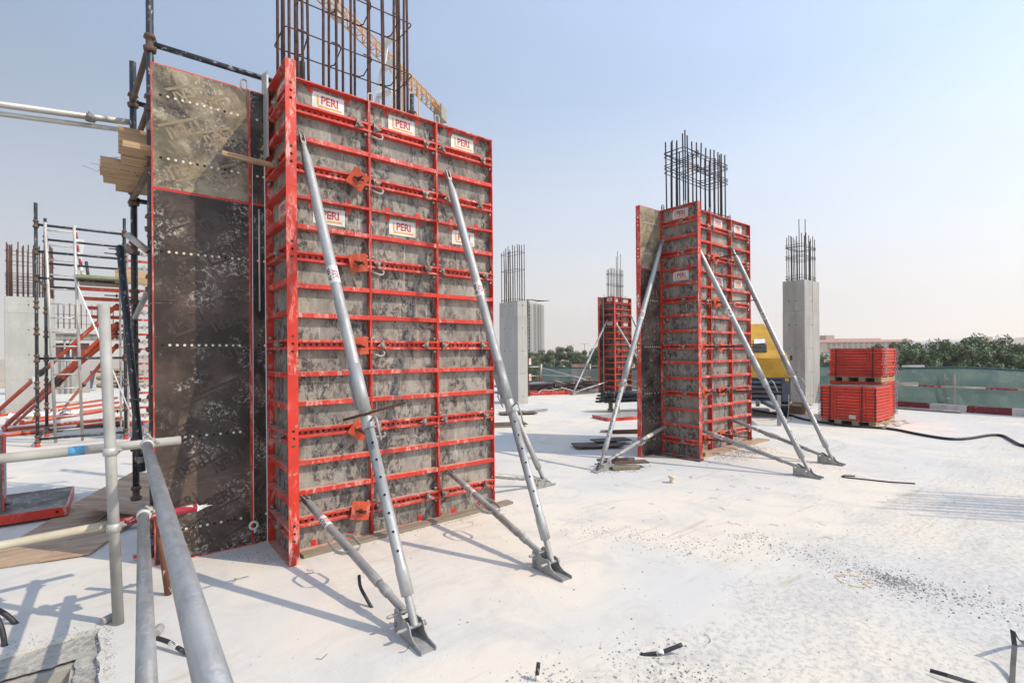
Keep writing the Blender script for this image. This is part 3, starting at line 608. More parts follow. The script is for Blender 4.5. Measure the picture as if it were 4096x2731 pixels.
# ---------------------------------------------------------------- cast columns
def column(label, x0, y0, x1, y1, h, seams=(), vseam=None, mat=CONC, group='bare concrete columns'):
    c = thing('concrete_column', label, 'column', ((x0+x1)/2, (y0+y1)/2, 0), 0, group); hx, hy = (x1-x0)/2, (y1-y0)/2
    zs = [0, *seams, h]
    for k, (a, b) in enumerate(zip(zs, zs[1:])):
        m = MB(); ch = .012; p = [(-hx+ch,-hy),(hx-ch,-hy),(hx,-hy+ch),(hx,hy-ch),(hx-ch,hy),(-hx+ch,hy),(-hx,hy-ch),(-hx,-hy+ch)]; e = .0035*(k % 2)
        m.prism([(x*(1-e/hx), y*(1-e/hy)) for x, y in p], (0,0,a), (1,0,0), (0,1,0), (0,0,b-a-.004)); m.build('shaft', mat, c)
    for f, nrm in (('y', -1), ('x', -1)):
        if vseam is not None:
            m = MB()
            if f == 'y': m.box((-hx + 2*hx*vseam - .004, -hy-.003, .0), (-hx + 2*hx*vseam + .004, -hy+.002, h-.01))
            else: m.box((-hx-.003, hy - 2*hy*vseam - .004, 0), (-hx+.002, hy - 2*hy*vseam + .004, h-.01))
            m.build('joint_line', mat, c)
        for z in (.25, 1.0, 1.75, 2.5, 3.25):
            if z > h: continue
            for s in ((.3, .62) if f == 'x' else (.5,)):
                m = MB(); m.lathe([(0, .018), (.004, .016)], 8, 0, 'Y' if f == 'y' else 'X')
                m.build('tie_hole', DARK, c, ((-hx + 2*hx*s, -hy-.0036, z) if f == 'y' else (-hx-.0036, hy-2*hy*s, z)))
    me = cached('plug_mark', lambda: MB().lathe([(0, .007), (.002, .006)], 6, 0, 'Y').mesh('plug_mark', [DARK])); rr = random.Random(int(x0*100))
    for z in (.25, 1.0, 1.75, 2.5, 3.25):
        for k in range(9):
            if z < h and rr.random() < .7: link('plug_mark', me, c, (-hx + hx*.25 + k*min(.05, hx*.17), -hy-.0022, z + rr.uniform(-.004, .004)))
    return c
column('grey concrete column right of the yellow compressor', 16.77, 6.46, 17.93, 7.12, 3.90, (2.94,), .53, CONC)
cage('rebar starter cage with two taller bars on the right concrete column', (17.35, 6.79), 1.02, .50, 3.88, 5.35, 7, 4, [3.94, 3.99, 4.05, 4.62, 4.66, 4.70, 4.95, 4.98, 5.02], REBARD, .0125, .0065, .09, extra=((.10, -.1, 5.92), (.16, .1, 5.98)), seed=14)
column('pale concrete column between the nearest formwork and the far tower', 10.27, 12.63, 10.70, 13.63, 3.39, (2.89,), .5, CONC2)
cage('rebar starter cage on the pale concrete column beside the tower', (10.485, 13.13), .34, .86, 3.37, 5.2, 4, 8, [3.46, 4.45, 5.02], REBARD, .0125, .0065, .1, seed=15)
column('concrete column at the left edge striped by slanting shadows', -2.60, 20.85, -1.56, 21.95, 3.49, (3.0,), .5, CONC2)
cage('dense rusty rebar cage on the concrete column at the left edge', (-2.08, 21.4), .98, 1.0, 3.47, 5.1, 9, 6, [3.6 + .075*k for k in range(9)] + [4.55, 4.85], REBAR, .017, .0075, .06, seed=16, nb=6)
# a column and cage out of frame on the right whose bars rule shadow lines across the slab
column('concrete column standing outside the right edge of the view', 10.2, -3.75, 11.0, -3.2, 3.9, (2.9,), None, CONC)
cage('rebar cage outside the right edge of the view casting striped shadows', (10.6, -3.48), 1.04, .366, 3.8, 6.4, 8, 2, [4.2, 5.2], REBARD, .018, .007, .1, seed=17)

# ---------------------------------------------------------------- push-pull props
def wrap_label(mb, r, z, length, turn, mt_text='PERI', second=None, m0=0, m1=1, m2=2):
    """paper sleeve with lettering bent round the tube"""
    n = 20; b = len(mb.v)
    for k in range(2):
        for j in range(n): a = 2*math.pi*j/n; mb.v.append(((r+.0010)*math.cos(a), (r+.0010)*math.sin(a), z - length/2 + k*length))
    for j in range(n): j2 = (j+1) % n; mb.f.append((b+j, b+j2, b+n+j2, b+n+j)); mb.m.append(m0); mb.s.append(True)
    def put(s, size, ang, mt):
        vs_, fs = text_geo(s, size, .03)
        out = []
        for u, v, _ in vs_: a = turn + ang + v/r; out.append(((r+.0019)*math.cos(a), (r+.0019)*math.sin(a), z + u*.86))
        mb.add_mesh(out, fs, mt)
    put(mt_text, .052, .25, m1)
    if second: put(second, .042, -.95, m2)
def bent_plate(mb, pts, wdir, width, th=.006):
    """strap following pts, its breadth along wdir"""
    wdir = Vector(wdir).normalized(); P = [Vector(p) for p in pts]
    for a, b in zip(P, P[1:]):
        t = (b-a).normalized(); n = t.cross(wdir).normalized(); c = (a+b)/2; mb.obox(c, (t, wdir, n), ((b-a).length/2 + th*.4, width/2, th/2))
def prop(label, base, top, fr, dull=False, text2='RS 450', handle='plate', turn=0.0, group='galvanised push-pull props', mat=None, mat2=None, handle_turn=None):
    """fr: fractions (thread end, sleeve end, outer tube start, handle, label, taper start)"""
    ob = thing('push_pull_prop', label, 'prop', base, 0, group, aim(base, top)); Lt = (Vector(top)-Vector(base)).length
    a, b, c, hd, lb, tp = [f*Lt for f in fr]; m1 = mat or GALV; m2 = mat2 or (GALV2 if dull else GALV)
    r1, r2 = (.040, .034) if Lt > 2.5 else (.030, .026)
    m = MB(); prof = []; k = int((a+.06)/.007); z = .0
    for i in range(k): prof += [(z, .0215), (z+.0025, .0240), (z+.0045, .0240)]; z += .007
    m.lathe(prof, 12); m.build('spindle', m1, ob)
    m = MB(); m.lathe([(a-.004, r2-.004), (a, r2+.004), (b, r2+.0045), (b+.02, r2), (c+.02, r2)], 18); it = m.build('inner_tube', m1, ob)
    m = MB(); m.lathe([(c-.006, r1-.002), (c, r1+.0015), (c+.10, r1+.0015), (c+.105, r1), (tp, r1), (tp+.05, r1*.9), (tp+.13, r1*.62), (Lt-.06, r1*.55)], 18); ot = m.build('outer_tube', m2, ob)
    zz = b + .10
    while zz < c - .05 and Lt > 2.0:
        m = MB(); m.lathe([(-.0006, .0085), (.0012, .008)], 8, 0, 'X'); m.build('pin_hole', DARK, it, (r2*math.cos(turn), r2*math.sin(turn), zz), (0, 0, turn)); zz += .115
    m = MB(); wrap_label(m, r1, lb, .15, turn, 'PERI', text2); m.build('paper_label', [LABELW, LRED, LBLK], ob)
    # fork head with its pin and the screw that bolts it to the rib
    m = MB()
    for s in (-1, 1): m.box((s*.017-.003, -.022, Lt-.085), (s*.017+.003, .022, Lt+.03))
    m.box((-.02, -.022, Lt-.09), (.02, .022, Lt-.07)); m.build('fork_head', GALV2, ob)
    m = MB(); m.tube((-.05, 0, Lt), (.045, 0, Lt), .008, 8); m.build('fork_pin', CAST, ob)
    ht = turn if handle_turn is None else handle_turn
    if handle == 'plate':
        m = MB(); q = r1; pts = [(q-.004, 0, hd-.17), (q+.012, 0, hd-.15), (q+.03, 0, hd-.10), (q+.034, 0, hd+.06), (q+.012, 0, hd+.10), (q-.004, 0, hd+.13)]
        bent_plate(m, pts, (0, 1, 0), .05); g = m.build('grip_plate', m1, ob, None, ht)
        m = MB(); m.path([(-r1, 0, c+.04), (-r1-.05, 0, c+.05), (-r1-.065, 0, c+.02), (-r1-.06, 0, c-.12)], .008, 8); m.build('locking_pin', GALV2, ob, None, ht)
        m = MB(); m.lathe([(hd-.20, r1+.002), (hd+.16, r1+.002)], 16); m.build('collar', GALV, ob)
    else:
        for s in (-1, 1):
            m = MB(); q = r1; pts = [(s*(q-.004), 0, hd-.12), (s*(q+.03), 0, hd-.11), (s*(q+.062), 0, hd-.07), (s*(q+.062), 0, hd+.06), (s*(q+.03), 0, hd+.10), (s*(q-.004), 0, hd+.11)]
            bent_plate(m, pts, (0, 1, 0), .026, .006); m.build('handle', GALV2, ob, None, ht)
    return ob
def shoe(label, loc, rot, group='prop foot plates', mat=None):
    """foot plate: two cheeks, sole, pins; toe toward local -Y"""
    ob = thing('foot_plate', label, 'foot plate', loc, rot, group); mat = mat or GALV2
    prof = [(-.20, .0), (.14, .0), (.14, .12), (.115, .145), (.09, .142), (.03, .105), (.0, .105), (-.03, .112), (-.055, .10), (-.075, .055), (-.12, .03), (-.20, .022)]
    for s in (-1, 1):
        m = MB(); m.prism(prof, (s*.045 - .003, 0, 0), (0, 1, 0), (0, 0, 1), (.006, 0, 0)); m.build('cheek', mat, ob)
    m = MB(); m.box((-.042, -.19, .001), (.042, .14, .007)); m.build('sole', mat, ob)
    for y, z in ((-.035, .078), (.098, .108)):
        m = MB(); m.lathe([(-.115, .006), (-.105, .011), (.058, .011), (.062, .016), (.07, .016)], 10, 0, 'X'); m.build('pin', GALV, ob, (0, y, z))
    m = MB(); m.lathe([(-.062, .012), (-.05, .014), (.05, .014), (.062, .012)], 6, 0, 'X'); m.build('bolt', CAST, ob, (0, .11, .045))
    return ob
LONG = (.045, .085, .32, .40, .635, .93); KICK = (.12, .16, .20, .52, .72, .90)
FY = 4.392
def prop_set(lbl, bx, by, tx, ty, zl=3.49, zk=.46, direction=0, turns=(0, 0), kick_handle='loops', mats=(None, None), fr=LONG, frk=KICK, t2=('RS 450', 'RS 210')):
    """long prop, short prop and their foot plate; direction: 0 foot toward -Y, else angle"""
    d = Vector((math.sin(direction), -math.cos(direction), 0))     # from wall to foot
    c = Vector((bx, by, 0)); shoe('steel foot plate of ' + lbl[0], (bx, by, .004), direction)
    prop(lbl[1], tuple(c + d*.035 + Vector((0, 0, .082))), (tx, ty, zl), fr, turn=turns[0], text2=t2[0], mat=mats[0], handle_turn=turns[0]-2.6)
    prop(lbl[2], tuple(c - d*.098 + Vector((0, 0, .112))), (tx, ty, zk), frk, True, handle=kick_handle, turn=turns[1], text2=t2[1], mat=GALV2, mat2=mats[1] or GALV2, handle_turn=0.0)
    # bracket and screws on the rib
prop_set(('the nearest pair of props', 'long galvanised prop nearest the camera leaning on the left of the big formwork', 'short low prop with two side handles nearest the camera'), 1.347, 2.66, 1.225, FY-.03, turns=(1.15, 1.1))
prop_set(('the second pair of props at the big formwork', 'long galvanised prop on the right bay of the big formwork', 'dusty short low prop on the right bay of the big formwork'), 2.565, 2.80, 2.645, FY-.03, turns=(1.15, 1.1), mats=(None, GALVD))
prop_set(('the props behind the big formwork', 'long prop bracing the hidden right side of the big formwork', 'short low prop just visible right of the big formwork'), 4.13, 4.63, 2.44, 4.72, direction=math.pi/2, turns=(-2.6, -2.2))
prop_set(('the props left of the middle formwork', 'long prop leaning against the narrow left face of the middle formwork', 'short low prop at the narrow left face of the middle formwork'), 5.36, 4.72, 7.0, 4.84, zl=3.48, zk=.44, direction=-math.pi/2+.05, turns=(2.1, 2.0), t2=('RS 450', None))
prop_set(('the front left pair of props at the middle formwork', 'long prop at the near edge of the middle formwork', 'short low prop at the near edge of the middle formwork'), 7.155, 2.76, 7.235, 4.44, turns=(1.5, 1.4))
prop_set(('the front right pair of props at the middle formwork', 'long prop on the right bay of the middle formwork, labelled on white paper', 'short low prop on the right bay of the middle formwork'), 8.22, 2.85, 8.462, 4.44, turns=(1.5, 1.4))
prop_set(('the props left of the far formwork', 'long prop leaning on the left of the far dark formwork', 'short low prop left of the far dark formwork'), 14.16, 13.93, 16.03, 13.80, zl=3.0, zk=.46, direction=-math.pi/2, turns=(2.1, 2.0), t2=(None, None))
prop_set(('the props in front of the far formwork', 'long prop in front of the far dark formwork', 'short low prop in front of the far dark formwork'), 16.30, 11.5, 16.30, 13.60, zl=2.95, turns=(1.3, 1.2), t2=(None, None))
prop_set(('the props right of the far formwork', 'long prop on the right side of the far dark formwork', 'short low prop on the right side of the far dark formwork'), 18.1, 12.4, 17.40, 13.60, zl=3.2, direction=.6, turns=(1.3, 1.2), t2=(None, None))

# ---------------------------------------------------------------- guard rail round the pit
PALE = make_chip('pale_dusty_tube', (0.42, 0.41, 0.375), (0.29, 0.29, 0.285), 0.35, 0.6, 18); REDW = make_chip('crimson_chipped_paint', (0.36, 0.02, 0.045), (0.60, 0.50, 0.45), 0.55, 0.6, 14)
CREAMT = make_chip('cream_worn_paint', (0.60, 0.54, 0.41), (0.36, 0.30, 0.22), 0.4, 0.6, 16); BLUEP = plain('blue_spray', (0.12, 0.38, 0.60), 0.6)
GR = 'guard rail tubes round the floor opening'
def pipe(label, a, b, r, mat, group=GR, name='guard_rail', cat='rail', bands=()):
    a, b = Vector(a), Vector(b); o = thing(name, label, cat, a, 0, group, aim(a, b)); Ln = (b-a).length; cuts = [(0, Ln, mat)] if not bands else bands
    for k, (u, v, mt) in enumerate(cuts):
        m = MB(); n = 24
        # hollow end shows as a rim
        m.lathe([(u, r*.86), (u, r), (v, r), (v, r*.86), (v - min(.06, (v-u)*.4), r*.84)], n); m.build('tube', mt, o)
    return o
def coupler(label, p, rot=0, group='scaffold couplers on the guard rail', s=1.0, mat=None, off=(.0, -.055, 0), ax2=(1, 0, 0), ax1=(0, 0, 1)):
    """two clamp halves back to back: one round an upright at p, one round a tube passing at p + off along ax2"""
    o = thing('coupler', label, 'coupler', p, 0, group); mat = mat or ALU; off = Vector(off)
    def band(at, ax, nm):
        ax = Vector(ax).normalized(); u = ax.orthogonal().normalized(); w = ax.cross(u); ro, ri = .039*s, .0302*s; q = [(ro*math.cos(R(a)), ro*math.sin(R(a))) for a in range(0, 360, 24)]
        m = MB(); m.path([at - ax*.026*s, at - ax*.022*s, at + ax*.022*s, at + ax*.026*s], ro, 16, radii=[ri, ro, ro, ri]); e = at + u*.047*s; m.obox(e, (ax, u, w), (.019*s, .014*s, .009*s)); m.build(nm, mat, o)
        m = MB(); m.tube(e - w*.035*s, e + w*.045*s, .008*s, 8); m.tube(e + w*.02*s, e + w*.035*s, .0135*s, 6); m.build('clamp_bolt', GALV2, o)
    band(Vector((0, 0, 0)), ax1, 'clamp_band'); band(off, ax2, 'second_band')
    m = MB(); m.obox(off*.5, (off, off.orthogonal(), off.cross(off.orthogonal())), (off.length*.25, .018*s, .018*s)); m.build('saddle', mat, o)
    return o
TR = .0295
pipe('upright grey tube standing at the corner of the floor opening', (-.003, 3.958, 0), (-.062, 4.0, 1.985), TR, PALE)
pipe('upper grey rail running towards the camera at the bottom left', (.153, 4.13, 1.068), (.128, .55, 1.07), TR, GALVR)
pipe('lower grey rail running towards the camera at the bottom left', tuple(seen(572, 2030, .66)), tuple(seen(590, 2900, .64)), TR, GALVR)
pipe('pale upper rail across the left with a blue paint mark', (-1.9, 4.055, 1.07), (.35, 4.235, 1.065), TR, PALE, bands=[(0, 1.66, PALE), (1.66, 1.74, BLUEP), (1.74, 2.257, PALE)])
pipe('lower rail across the left, cream turning crimson with a torn end', (-1.9, 3.84, .60), (.43, 4.075, .61), .025, CREAMT, bands=[(0, 1.87, CREAMT), (1.87, 2.34, REDW)])
m = MB()
for k in range(9):
    a = random.uniform(-.02, .02); m.quad([(.43, 4.07+a, .60+a), (.43+random.uniform(.02, .10), 4.08+random.uniform(-.03, .03), .61+random.uniform(-.02, .02)), (.43, 4.07+a+.02, .61+a), (.42, 4.07+a, .615)])
tag(m.build('torn_tape', WHITE), 'torn cream tape hanging from the end of the crimson rail', 'tape')
pipe('leaning rusty tube spattered with white under the crimson rail', (.270, 4.217, 0), (.205, 4.20, .64), .021, RUSTW)
coupler('shiny coupler joining the corner upright to the pale upper rail', (-.035, 3.985, 1.07), .3, off=(.0, .060, 0))
coupler('shiny coupler where the two upper rails meet', (.165, 4.22, 1.066), 1.0, off=(-.011, -.095, .002), ax2=(0, 1, 0), ax1=(1, .08, 0))
coupler('shiny coupler joining the corner upright to the cream lower rail', (-.02, 3.972, .60), .3, off=(0, .058, 0))
coupler('shiny coupler at the top of the lower grey rail', tuple(seen(575, 2060, .66)), .8, off=(0, -.0, -.055), ax2=(1, .1, 0), ax1=(0, 1, 0))
for lb, p, ax in (('small concrete spacer lying beside the corner upright', (-.055, 4.02, .022), (.8, .6)), ('small round concrete spacer between the lower grey rails', (.185, 3.66, .024), (.3, .95))):
    m = MB(); d = Vector((ax[0], ax[1], 0)); m.path([Vector((0,0,0)) - d*.038, Vector((0,0,0)) - d*.03, d*.03, d*.038], .024, 14, radii=[.018, .024, .024, .018]); tag(m.build('concrete_spacer', CONCR, None, p), lb, 'spacer')
# black conduit stubs cast into the slab
def conduit(label, pts, r=.0135, band=None):
    o = thing('conduit_stub', label, 'conduit', pts[0], 0, 'black conduit stubs in the slab'); P = [Vector(p) - Vector(pts[0]) for p in pts]
    m = MB(); m.path(smooth(P, 4), r, 10); m.build('pipe', BLACKD, o)
    if band:
        i, t0, t1 = band; a, b = P[i], P[i+1]; m = MB(); m.tube(a.lerp(b, t0), a.lerp(b, t1), r*1.06, 12); m.build('tape_band', WHITE, o)
conduit('black conduit stub with pale band, left-hand one by the pit', [(-.515, 4.07, -.02), (-.53, 4.09, .09), (-.575, 4.15, .19), (-.66, 4.24, .27), (-.76, 4.32, .30)], .0135, (1, .3, .9))
conduit('second black conduit bending out of the slab behind the pit', [(-.50, 4.37, -.01), (-.56, 4.40, .07), (-.66, 4.44, .14), (-.80, 4.48, .18)], .015, (1, .2, .7))
conduit('short black conduit under the lower grey rail', [(.17, 3.50, .05), (.22, 3.42, .045), (.27, 3.33, .025), (.33, 3.24, .0)], .0125, (1, .1, .7))
conduit('small curved black conduit beside the nearest low prop', [(1.29, 3.33, .15), (1.275, 3.27, .10), (1.285, 3.20, .05), (1.306, 3.142, -.01)], .011)
conduit('bent black conduit stub with pale band in the foreground', [tuple(seen(2562, 2620, -.005)), tuple(seen(2622, 2612, .012)), tuple(seen(2655, 2604, .022)), tuple(seen(2728, 2576, .055))], .0115, (1, .1, .95))
conduit('tiny upright black conduit at the bottom edge', [(1.661, 1.909, -.02), (1.662, 1.909, .03), (1.672, 1.909, .085)], .011, (0, .4, 1.0))

# ---------------------------------------------------------------- black cup-lock scaffold behind the dark panel
CUP = 'cup-lock scaffold tubes'
def standard(label, x, y, z0, z1, r=.0275, mat=BLK, step=.5, first=.25, cupmat=RUSTY, cat='scaffold'):
    o = thing('scaffold_standard', label, cat, (x, y, z0), 0, 'scaffold standards')
    m = MB(); m.lathe([(0, r), (z1-z0, r)], 14); m.build('tube', mat, o); z = first
    cupm = cached(('cup', r, cupmat.name), lambda: MB().lathe([(-.075, r+.002), (-.07, r+.016), (-.035, r+.020), (-.03, r+.002), (.035, r+.002), (.04, r+.018), (.07, r+.010), (.075, r+.002)], 14).mesh('cup', [cupmat]))
    while z0 + z < z1 - .05: link('cup', cupm, o, (0, 0, z)); z += step
    return o
def ledger(label, a, b, r=.024, mat=BLK, name='scaffold_ledger', group='scaffold ledgers'):
    a, b = Vector(a), Vector(b); o = thing(name, label, 'scaffold', a, 0, group, aim(a, b)); Ln = (b-a).length
    m = MB(); m.lathe([(0.03, r), (Ln-.03, r)], 14); m.build('tube', mat, o)
    for z in (.028, Ln-.028): m = MB(); m.box((-r*.6, -r*1.3, z-.02), (r*.6, r*1.3, z+.02)); m.build('blade', RUSTY, o)
    return o
N1 = (.232, 5.12); N2 = (.145, 6.365); N3 = (1.45, 5.12); N4 = (1.40, 6.37)
standard('black scaffold standard beside the left edge of the stained panel', *N1, .12, 6.2, first=.15)
standard('black scaffold standard behind the planks, left of the stained panel', *N2, .2, 4.66, first=.07, r=.029)
standard('black scaffold standard hidden behind the stained panel', *N3, .1, 4.55, first=.17)
standard('scaffold standard whose black top shows above the big formwork', 3.04, 5.89, .1, 5.05, first=.17)
ledger('black ledger sloping down behind the top of the stained panel', (*N1, 4.27), (1.45, 5.12, 4.27))
ledger('rusty upper transom between the two left scaffold standards', (*N1, 4.27), (*N2, 4.27), mat=RUSTY)
ledger('rusty middle transom between the two left scaffold standards', (*N1, 3.77), (*N2, 3.77), mat=RUSTY)
ledger('rusty lower transom carrying the planks', (.26, 4.95, 3.27), (.12, 6.6, 3.27), mat=RUSTY, r=.027)
ledger('black ledger behind the standards at shoulder height of the panel', (*N2, 4.25), (*N4, 4.25)); ledger('black ledger low behind the planks', (*N2, 3.25), (*N4, 3.25))
ledger('pale tube bracing the two left standards above the ledger', (*N1, 2.27), (*N2, 2.05), mat=GALV2)
pipe('thick black tube leaning against the left scaffold standards', (.17, 5.62, .62), (.03, 6.20, 2.74), .031, BLK, 'scaffold ledgers', 'scaffold_brace', 'scaffold')
coupler('dark coupler at the foot of the leaning black tube', (.165, 5.70, .72), .4, 'couplers on the black scaffold', 1.0, CAST); coupler('pale coupler at the top of the leaning black tube', (.09, 6.28, 2.72), .2, 'couplers on the black scaffold', .9, GALVD)
coupler('coupler on the black standard near the plank ends', (*N1, 3.56), 0, 'couplers on the black scaffold', .85, CAST)
pipe('upper pale tube reaching in from the left edge below the sky', (-3.6, 7.62, 4.10), (.13, 6.42, 4.06), .030, ALU, 'pale tubes at the upper left', 'scaffold_tube', 'tube')
pipe('lower pale tube of the pair at the upper left', (-3.6, 7.66, 4.02), (.12, 6.46, 3.985), .024, ALU, 'pale tubes at the upper left', 'scaffold_tube', 'tube')
coupler('coupler clamping the two pale tubes together', (-.20, 6.52, 4.04), .9, 'couplers on the black scaffold', .9, CAST)
pipe('short shiny tube stub poking out left of the stained panel', (.07, 5.15, 2.66), (.21, 5.10, 2.53), .026, ALU, 'pale tubes at the upper left', 'scaffold_tube', 'tube')
# planks: each lies along X on the lower transom
pk = [(.045, 5.06, 3.335, 1.3, 'topmost plank resting on the black scaffold'), (.035, 5.30, 3.335, 1.3, 'second plank on the black scaffold'), (-.10, 5.54, 3.335, 1.4, 'longest plank on the black scaffold with brown stamp'), (-.11, 5.78, 3.335, 1.4, 'third plank on the black scaffold'), (-.09, 6.02, 3.335, 1.4, 'lowest plank end on the black scaffold'), (.0, 6.25, 3.335, 1.2, 'short plank at the back of the black scaffold')]
for x, y, z, Ln, lb in pk:
    m = MB(); m.box((0, -.112, -.024), (Ln, .112, .022)); m.m = [0]*5 + [1]; tag(m.build('plank', [WOOD, WOODX], None, (x, y, z + random.uniform(-.004, .012)), (0, 0, random.uniform(-.02, .02))), lb, 'plank', 'planks on the black scaffold')
m = MB(); m.box((.0, -.02, 0), (.9, .02, .22)); m.m = [0]*6; tag(m.build('toe_board', WOOD, None, (.02, 5.30, 3.365)), 'upright toe board standing on the planks', 'board')
for k in range(4):
    m = MB(); x, y, z = (-.05 - .06*k, 5.5 + .12*k, 3.37); pts = [(x + .05*i, y + .02*i*(-1)**k, z + .03*math.sin(i*1.1 + k)*i*.8) for i in range(6)]; m.path(pts, .0016, 4); tag(m.build('tie_wire', REBARD), ('thin wire curling up from the plank ends', 'thin wire lying over the longest plank', 'bent wire at the left plank end', 'thin wire sticking out beyond the planks')[k], 'wire', 'loose tie wires on the planks')
# base of the near standard: jack with blue fitting and a black castor
o = thing('scaffold_castor', 'black castor with blue bracket under the scaffold standard', 'castor', (.232, 5.10, 0))
m = MB(); m.lathe([(-.022, .05), (-.018, .062), (.018, .062), (.022, .05)], 18, 0, 'X'); m.build('wheel', BLACK, o, (0, 0, .062)); m = MB(); m.box((-.035, -.04, .07), (.035, .04, .16)); m.build('bracket', plain('blue_metal', (0.10, 0.22, 0.38), 0.35, 0.6), o)
m = MB(); m.box((-.14, -.012, 0.02), (-.03, .012, .045)); m.build('brake_lever', RED2, o)

# timber batten with the plumb line on the big formwork
o = thing('timber_batten', 'pale timber batten sticking out left of the big formwork', 'batten', (.72, 4.62, 3.30)); m = MB(); m.obox((.19, -.02, -.012), ((1, -.06, -.06), (.06, 1, 0), (.06, 0, 1)), (.235, .022, .017)); m.build('batten', WOOD, o)
o = thing('plumb_line', 'white string with eye nut hanging in front of the stained panel', 'plumb line', (.905, 4.70, .16)); m = MB(); m.tube((0, 0, .08), (-.005, -.08, 3.12), .0022, 5); m.build('string', WHITE, o)
m = MB(); m.path([(.031*math.cos(2*math.pi*k/14), 0, .055 + .031*math.sin(2*math.pi*k/14)) for k in range(14)], .011, 8, closed=True); m.build('eye', ALU, o); m = MB(); m.lathe([(-.02, .012), (.02, .014)], 8); m.build('nut_shank', ALU, o, (.012, 0, .01))
pipe('pale rope hanging beside the sealing strip of the big formwork', (.985, 4.80, 2.05), (.99, 4.82, 2.95), .007, ALU, None, 'rope', 'rope')

# ---------------------------------------------------------------- plywood sheets, lying panel and loose block at the left
def sheet(label, pts, z, th, mat, name='plywood_sheet', cat='plywood', group=None):
    c = sum((Vector((x, y)) for x, y in pts), Vector((0, 0)))/len(pts); m = MB(); m.prism([(x-c.x, y-c.y) for x, y in pts], (0, 0, 0), (1, 0, 0), (0, 1, 0), (0, 0, th)); return tag(m.build(name, mat, None, (c.x, c.y, z)), label, cat, group)
sheet('brown plywood sheet lying on the slab, left-hand one', [(-.95, 5.62), (-.50, 5.53), (.02, 6.99), (-.42, 7.25)], .004, .014, PLYW, group='plywood sheets on the slab')
sheet('brown plywood sheet lying on the slab, right-hand one', [(-.50, 5.515), (-.19, 5.46), (.18, 6.35), (.04, 6.97)], .010, .014, PLYW, group='plywood sheets on the slab')
m = MB(); m.obox((.21, 7.05, .13), ((.35, .93, .0), (-.9, .33, .26), (.26, -.1, .95)), (.75, .34, .008)); tag(m.build('plywood_sheet', PLYW), 'plywood sheet propped up at the foot of the scaffold', 'plywood', 'plywood sheets on the slab')
sheet('short split plank end beside the plywood sheets', [(-.06, 6.0), (.22, 6.05), (.22, 6.13), (-.06, 6.09)], .05, .04, WOODG, 'plank_offcut', 'plank')
# upturned panel on which a second one stands
o = thing('formwork_panel_lying', 'worn red framed panel lying raised off the slab at the left edge', 'formwork', (-1.15, 7.35, 0)); m = MB(); m.box((-1.2, -.42, .11), (.72, .55, .125)); m.build('plywood', make_film('grey_film', .6, tan=(.30, .29, .26)), o)
for a, b in (((-1.2, -.45, .03), (.74, -.425, .122)), ((.722, -.4245, .03), (.742, .57, .122)), ((-1.2, .552, .03), (.72, .572, .122))): m = MB(); m.box(a, b); m.build('edge_rail', RED, o)
m = MB(); m.lathe([(-.002, .014), (.002, .013)], 10, 0, 'Y'); m.build('bolt_hole', DARK, o, (.66, -.4525, .08)); 
for x in (-.9, .1): m = MB(); m.box((x, -.3, .0), (x+.09, .5, .03)); m.build('dunnage', WOODG, o)
o = thing('formwork_panel_standing', 'red edged panel standing upright on the lying panel at the left edge', 'formwork', (-1.0, 7.15, .126)); m = MB(); m.box((-1.2, -.05, 0), (.09, -.037, .745)); m.build('plywood', make_film('silver_film', .55, base=(.12, .115, .11), tan=(.24, .23, .22)), o)
m = MB(); m.box((.092, -.055, 0), (.102, .10, .75)); m.build('edge_rail', RED, o); m = MB(); m.box((-1.2, -.055, .747), (.09, .10, .757)); m.build('top_rail', RED, o)
m = MB(); m.box((.103, -.045, .12), (.1045, .09, .50)); m.build('grout_patch', CONC2, o); m = MB(); m.path([(.103, -.02, .09), (.14, .0, .06), (.13, .05, .045), (.10, .06, .05)], .022, 8); m.build('mortar_lump', CONCR, o)
# open booklet on the slab
o = thing('crushed_carton', 'crushed white and red carton lying on the slab at the left', 'carton', tuple(seen(182, 1982))); m = MB(); m.obox((0, 0, .012), ((1, .2, .05), (-.2, 1, 0), (0, 0, 1)), (.12, .09, .01)); m.build('cover', WHITE, o); m = MB(); m.obox((.02, .01, .03), ((1, .2, .15), (-.2, 1, .1), (0, 0, 1)), (.10, .07, .008)); m.build('flap', REDW, o)

# ---------------------------------------------------------------- ladder tower in the left background
S1 = (-1.165, 12.73); S2 = (-1.16, 14.24); S3 = (.134, 12.74); S4 = (.14, 14.25)
for (x, y), lb, zt in ((S1, 'front left standard of the ladder tower', 4.53), (S2, 'rear left standard of the ladder tower', 4.57), (S3, 'front right standard of the ladder tower', 4.45), (S4, 'rear right standard of the ladder tower', 4.5)):
    o = standard(lb, x, y, .06, zt, first=.08); m = MB(); m.lathe([(-.055, .035), (-.05, .045), (0, .036)], 12); m.build('red_cap', RED2, o)
for z, w in ((.14, 'lowest'), (1.64, 'middle'), (3.14, 'deck level'), (3.63, 'knee height'), (4.13, 'top')):
    ledger(w + ' front ledger of the ladder tower', (*S1, z), (*S3, z)); ledger(w + ' rear ledger of the ladder tower', (*S2, z), (*S4, z))
ledger('lowest side transom of the ladder tower', (*S1, .16), (*S2, .16)); ledger('upper side transom of the ladder tower', (*S1, 3.12), (*S2, 3.12)); ledger('right side transom of the ladder tower', (*S3, 3.12), (*S4, 3.12))
a, b = Vector((-1.03, 12.62, 4.17)), Vector((-.94, 13.08, 0)); o = thing('ladder', 'pale aluminium ladder leaning inside the left scaffold tower', 'ladder', (-.94, 13.08, 0)); dR = Vector((.395, -.02, 0))
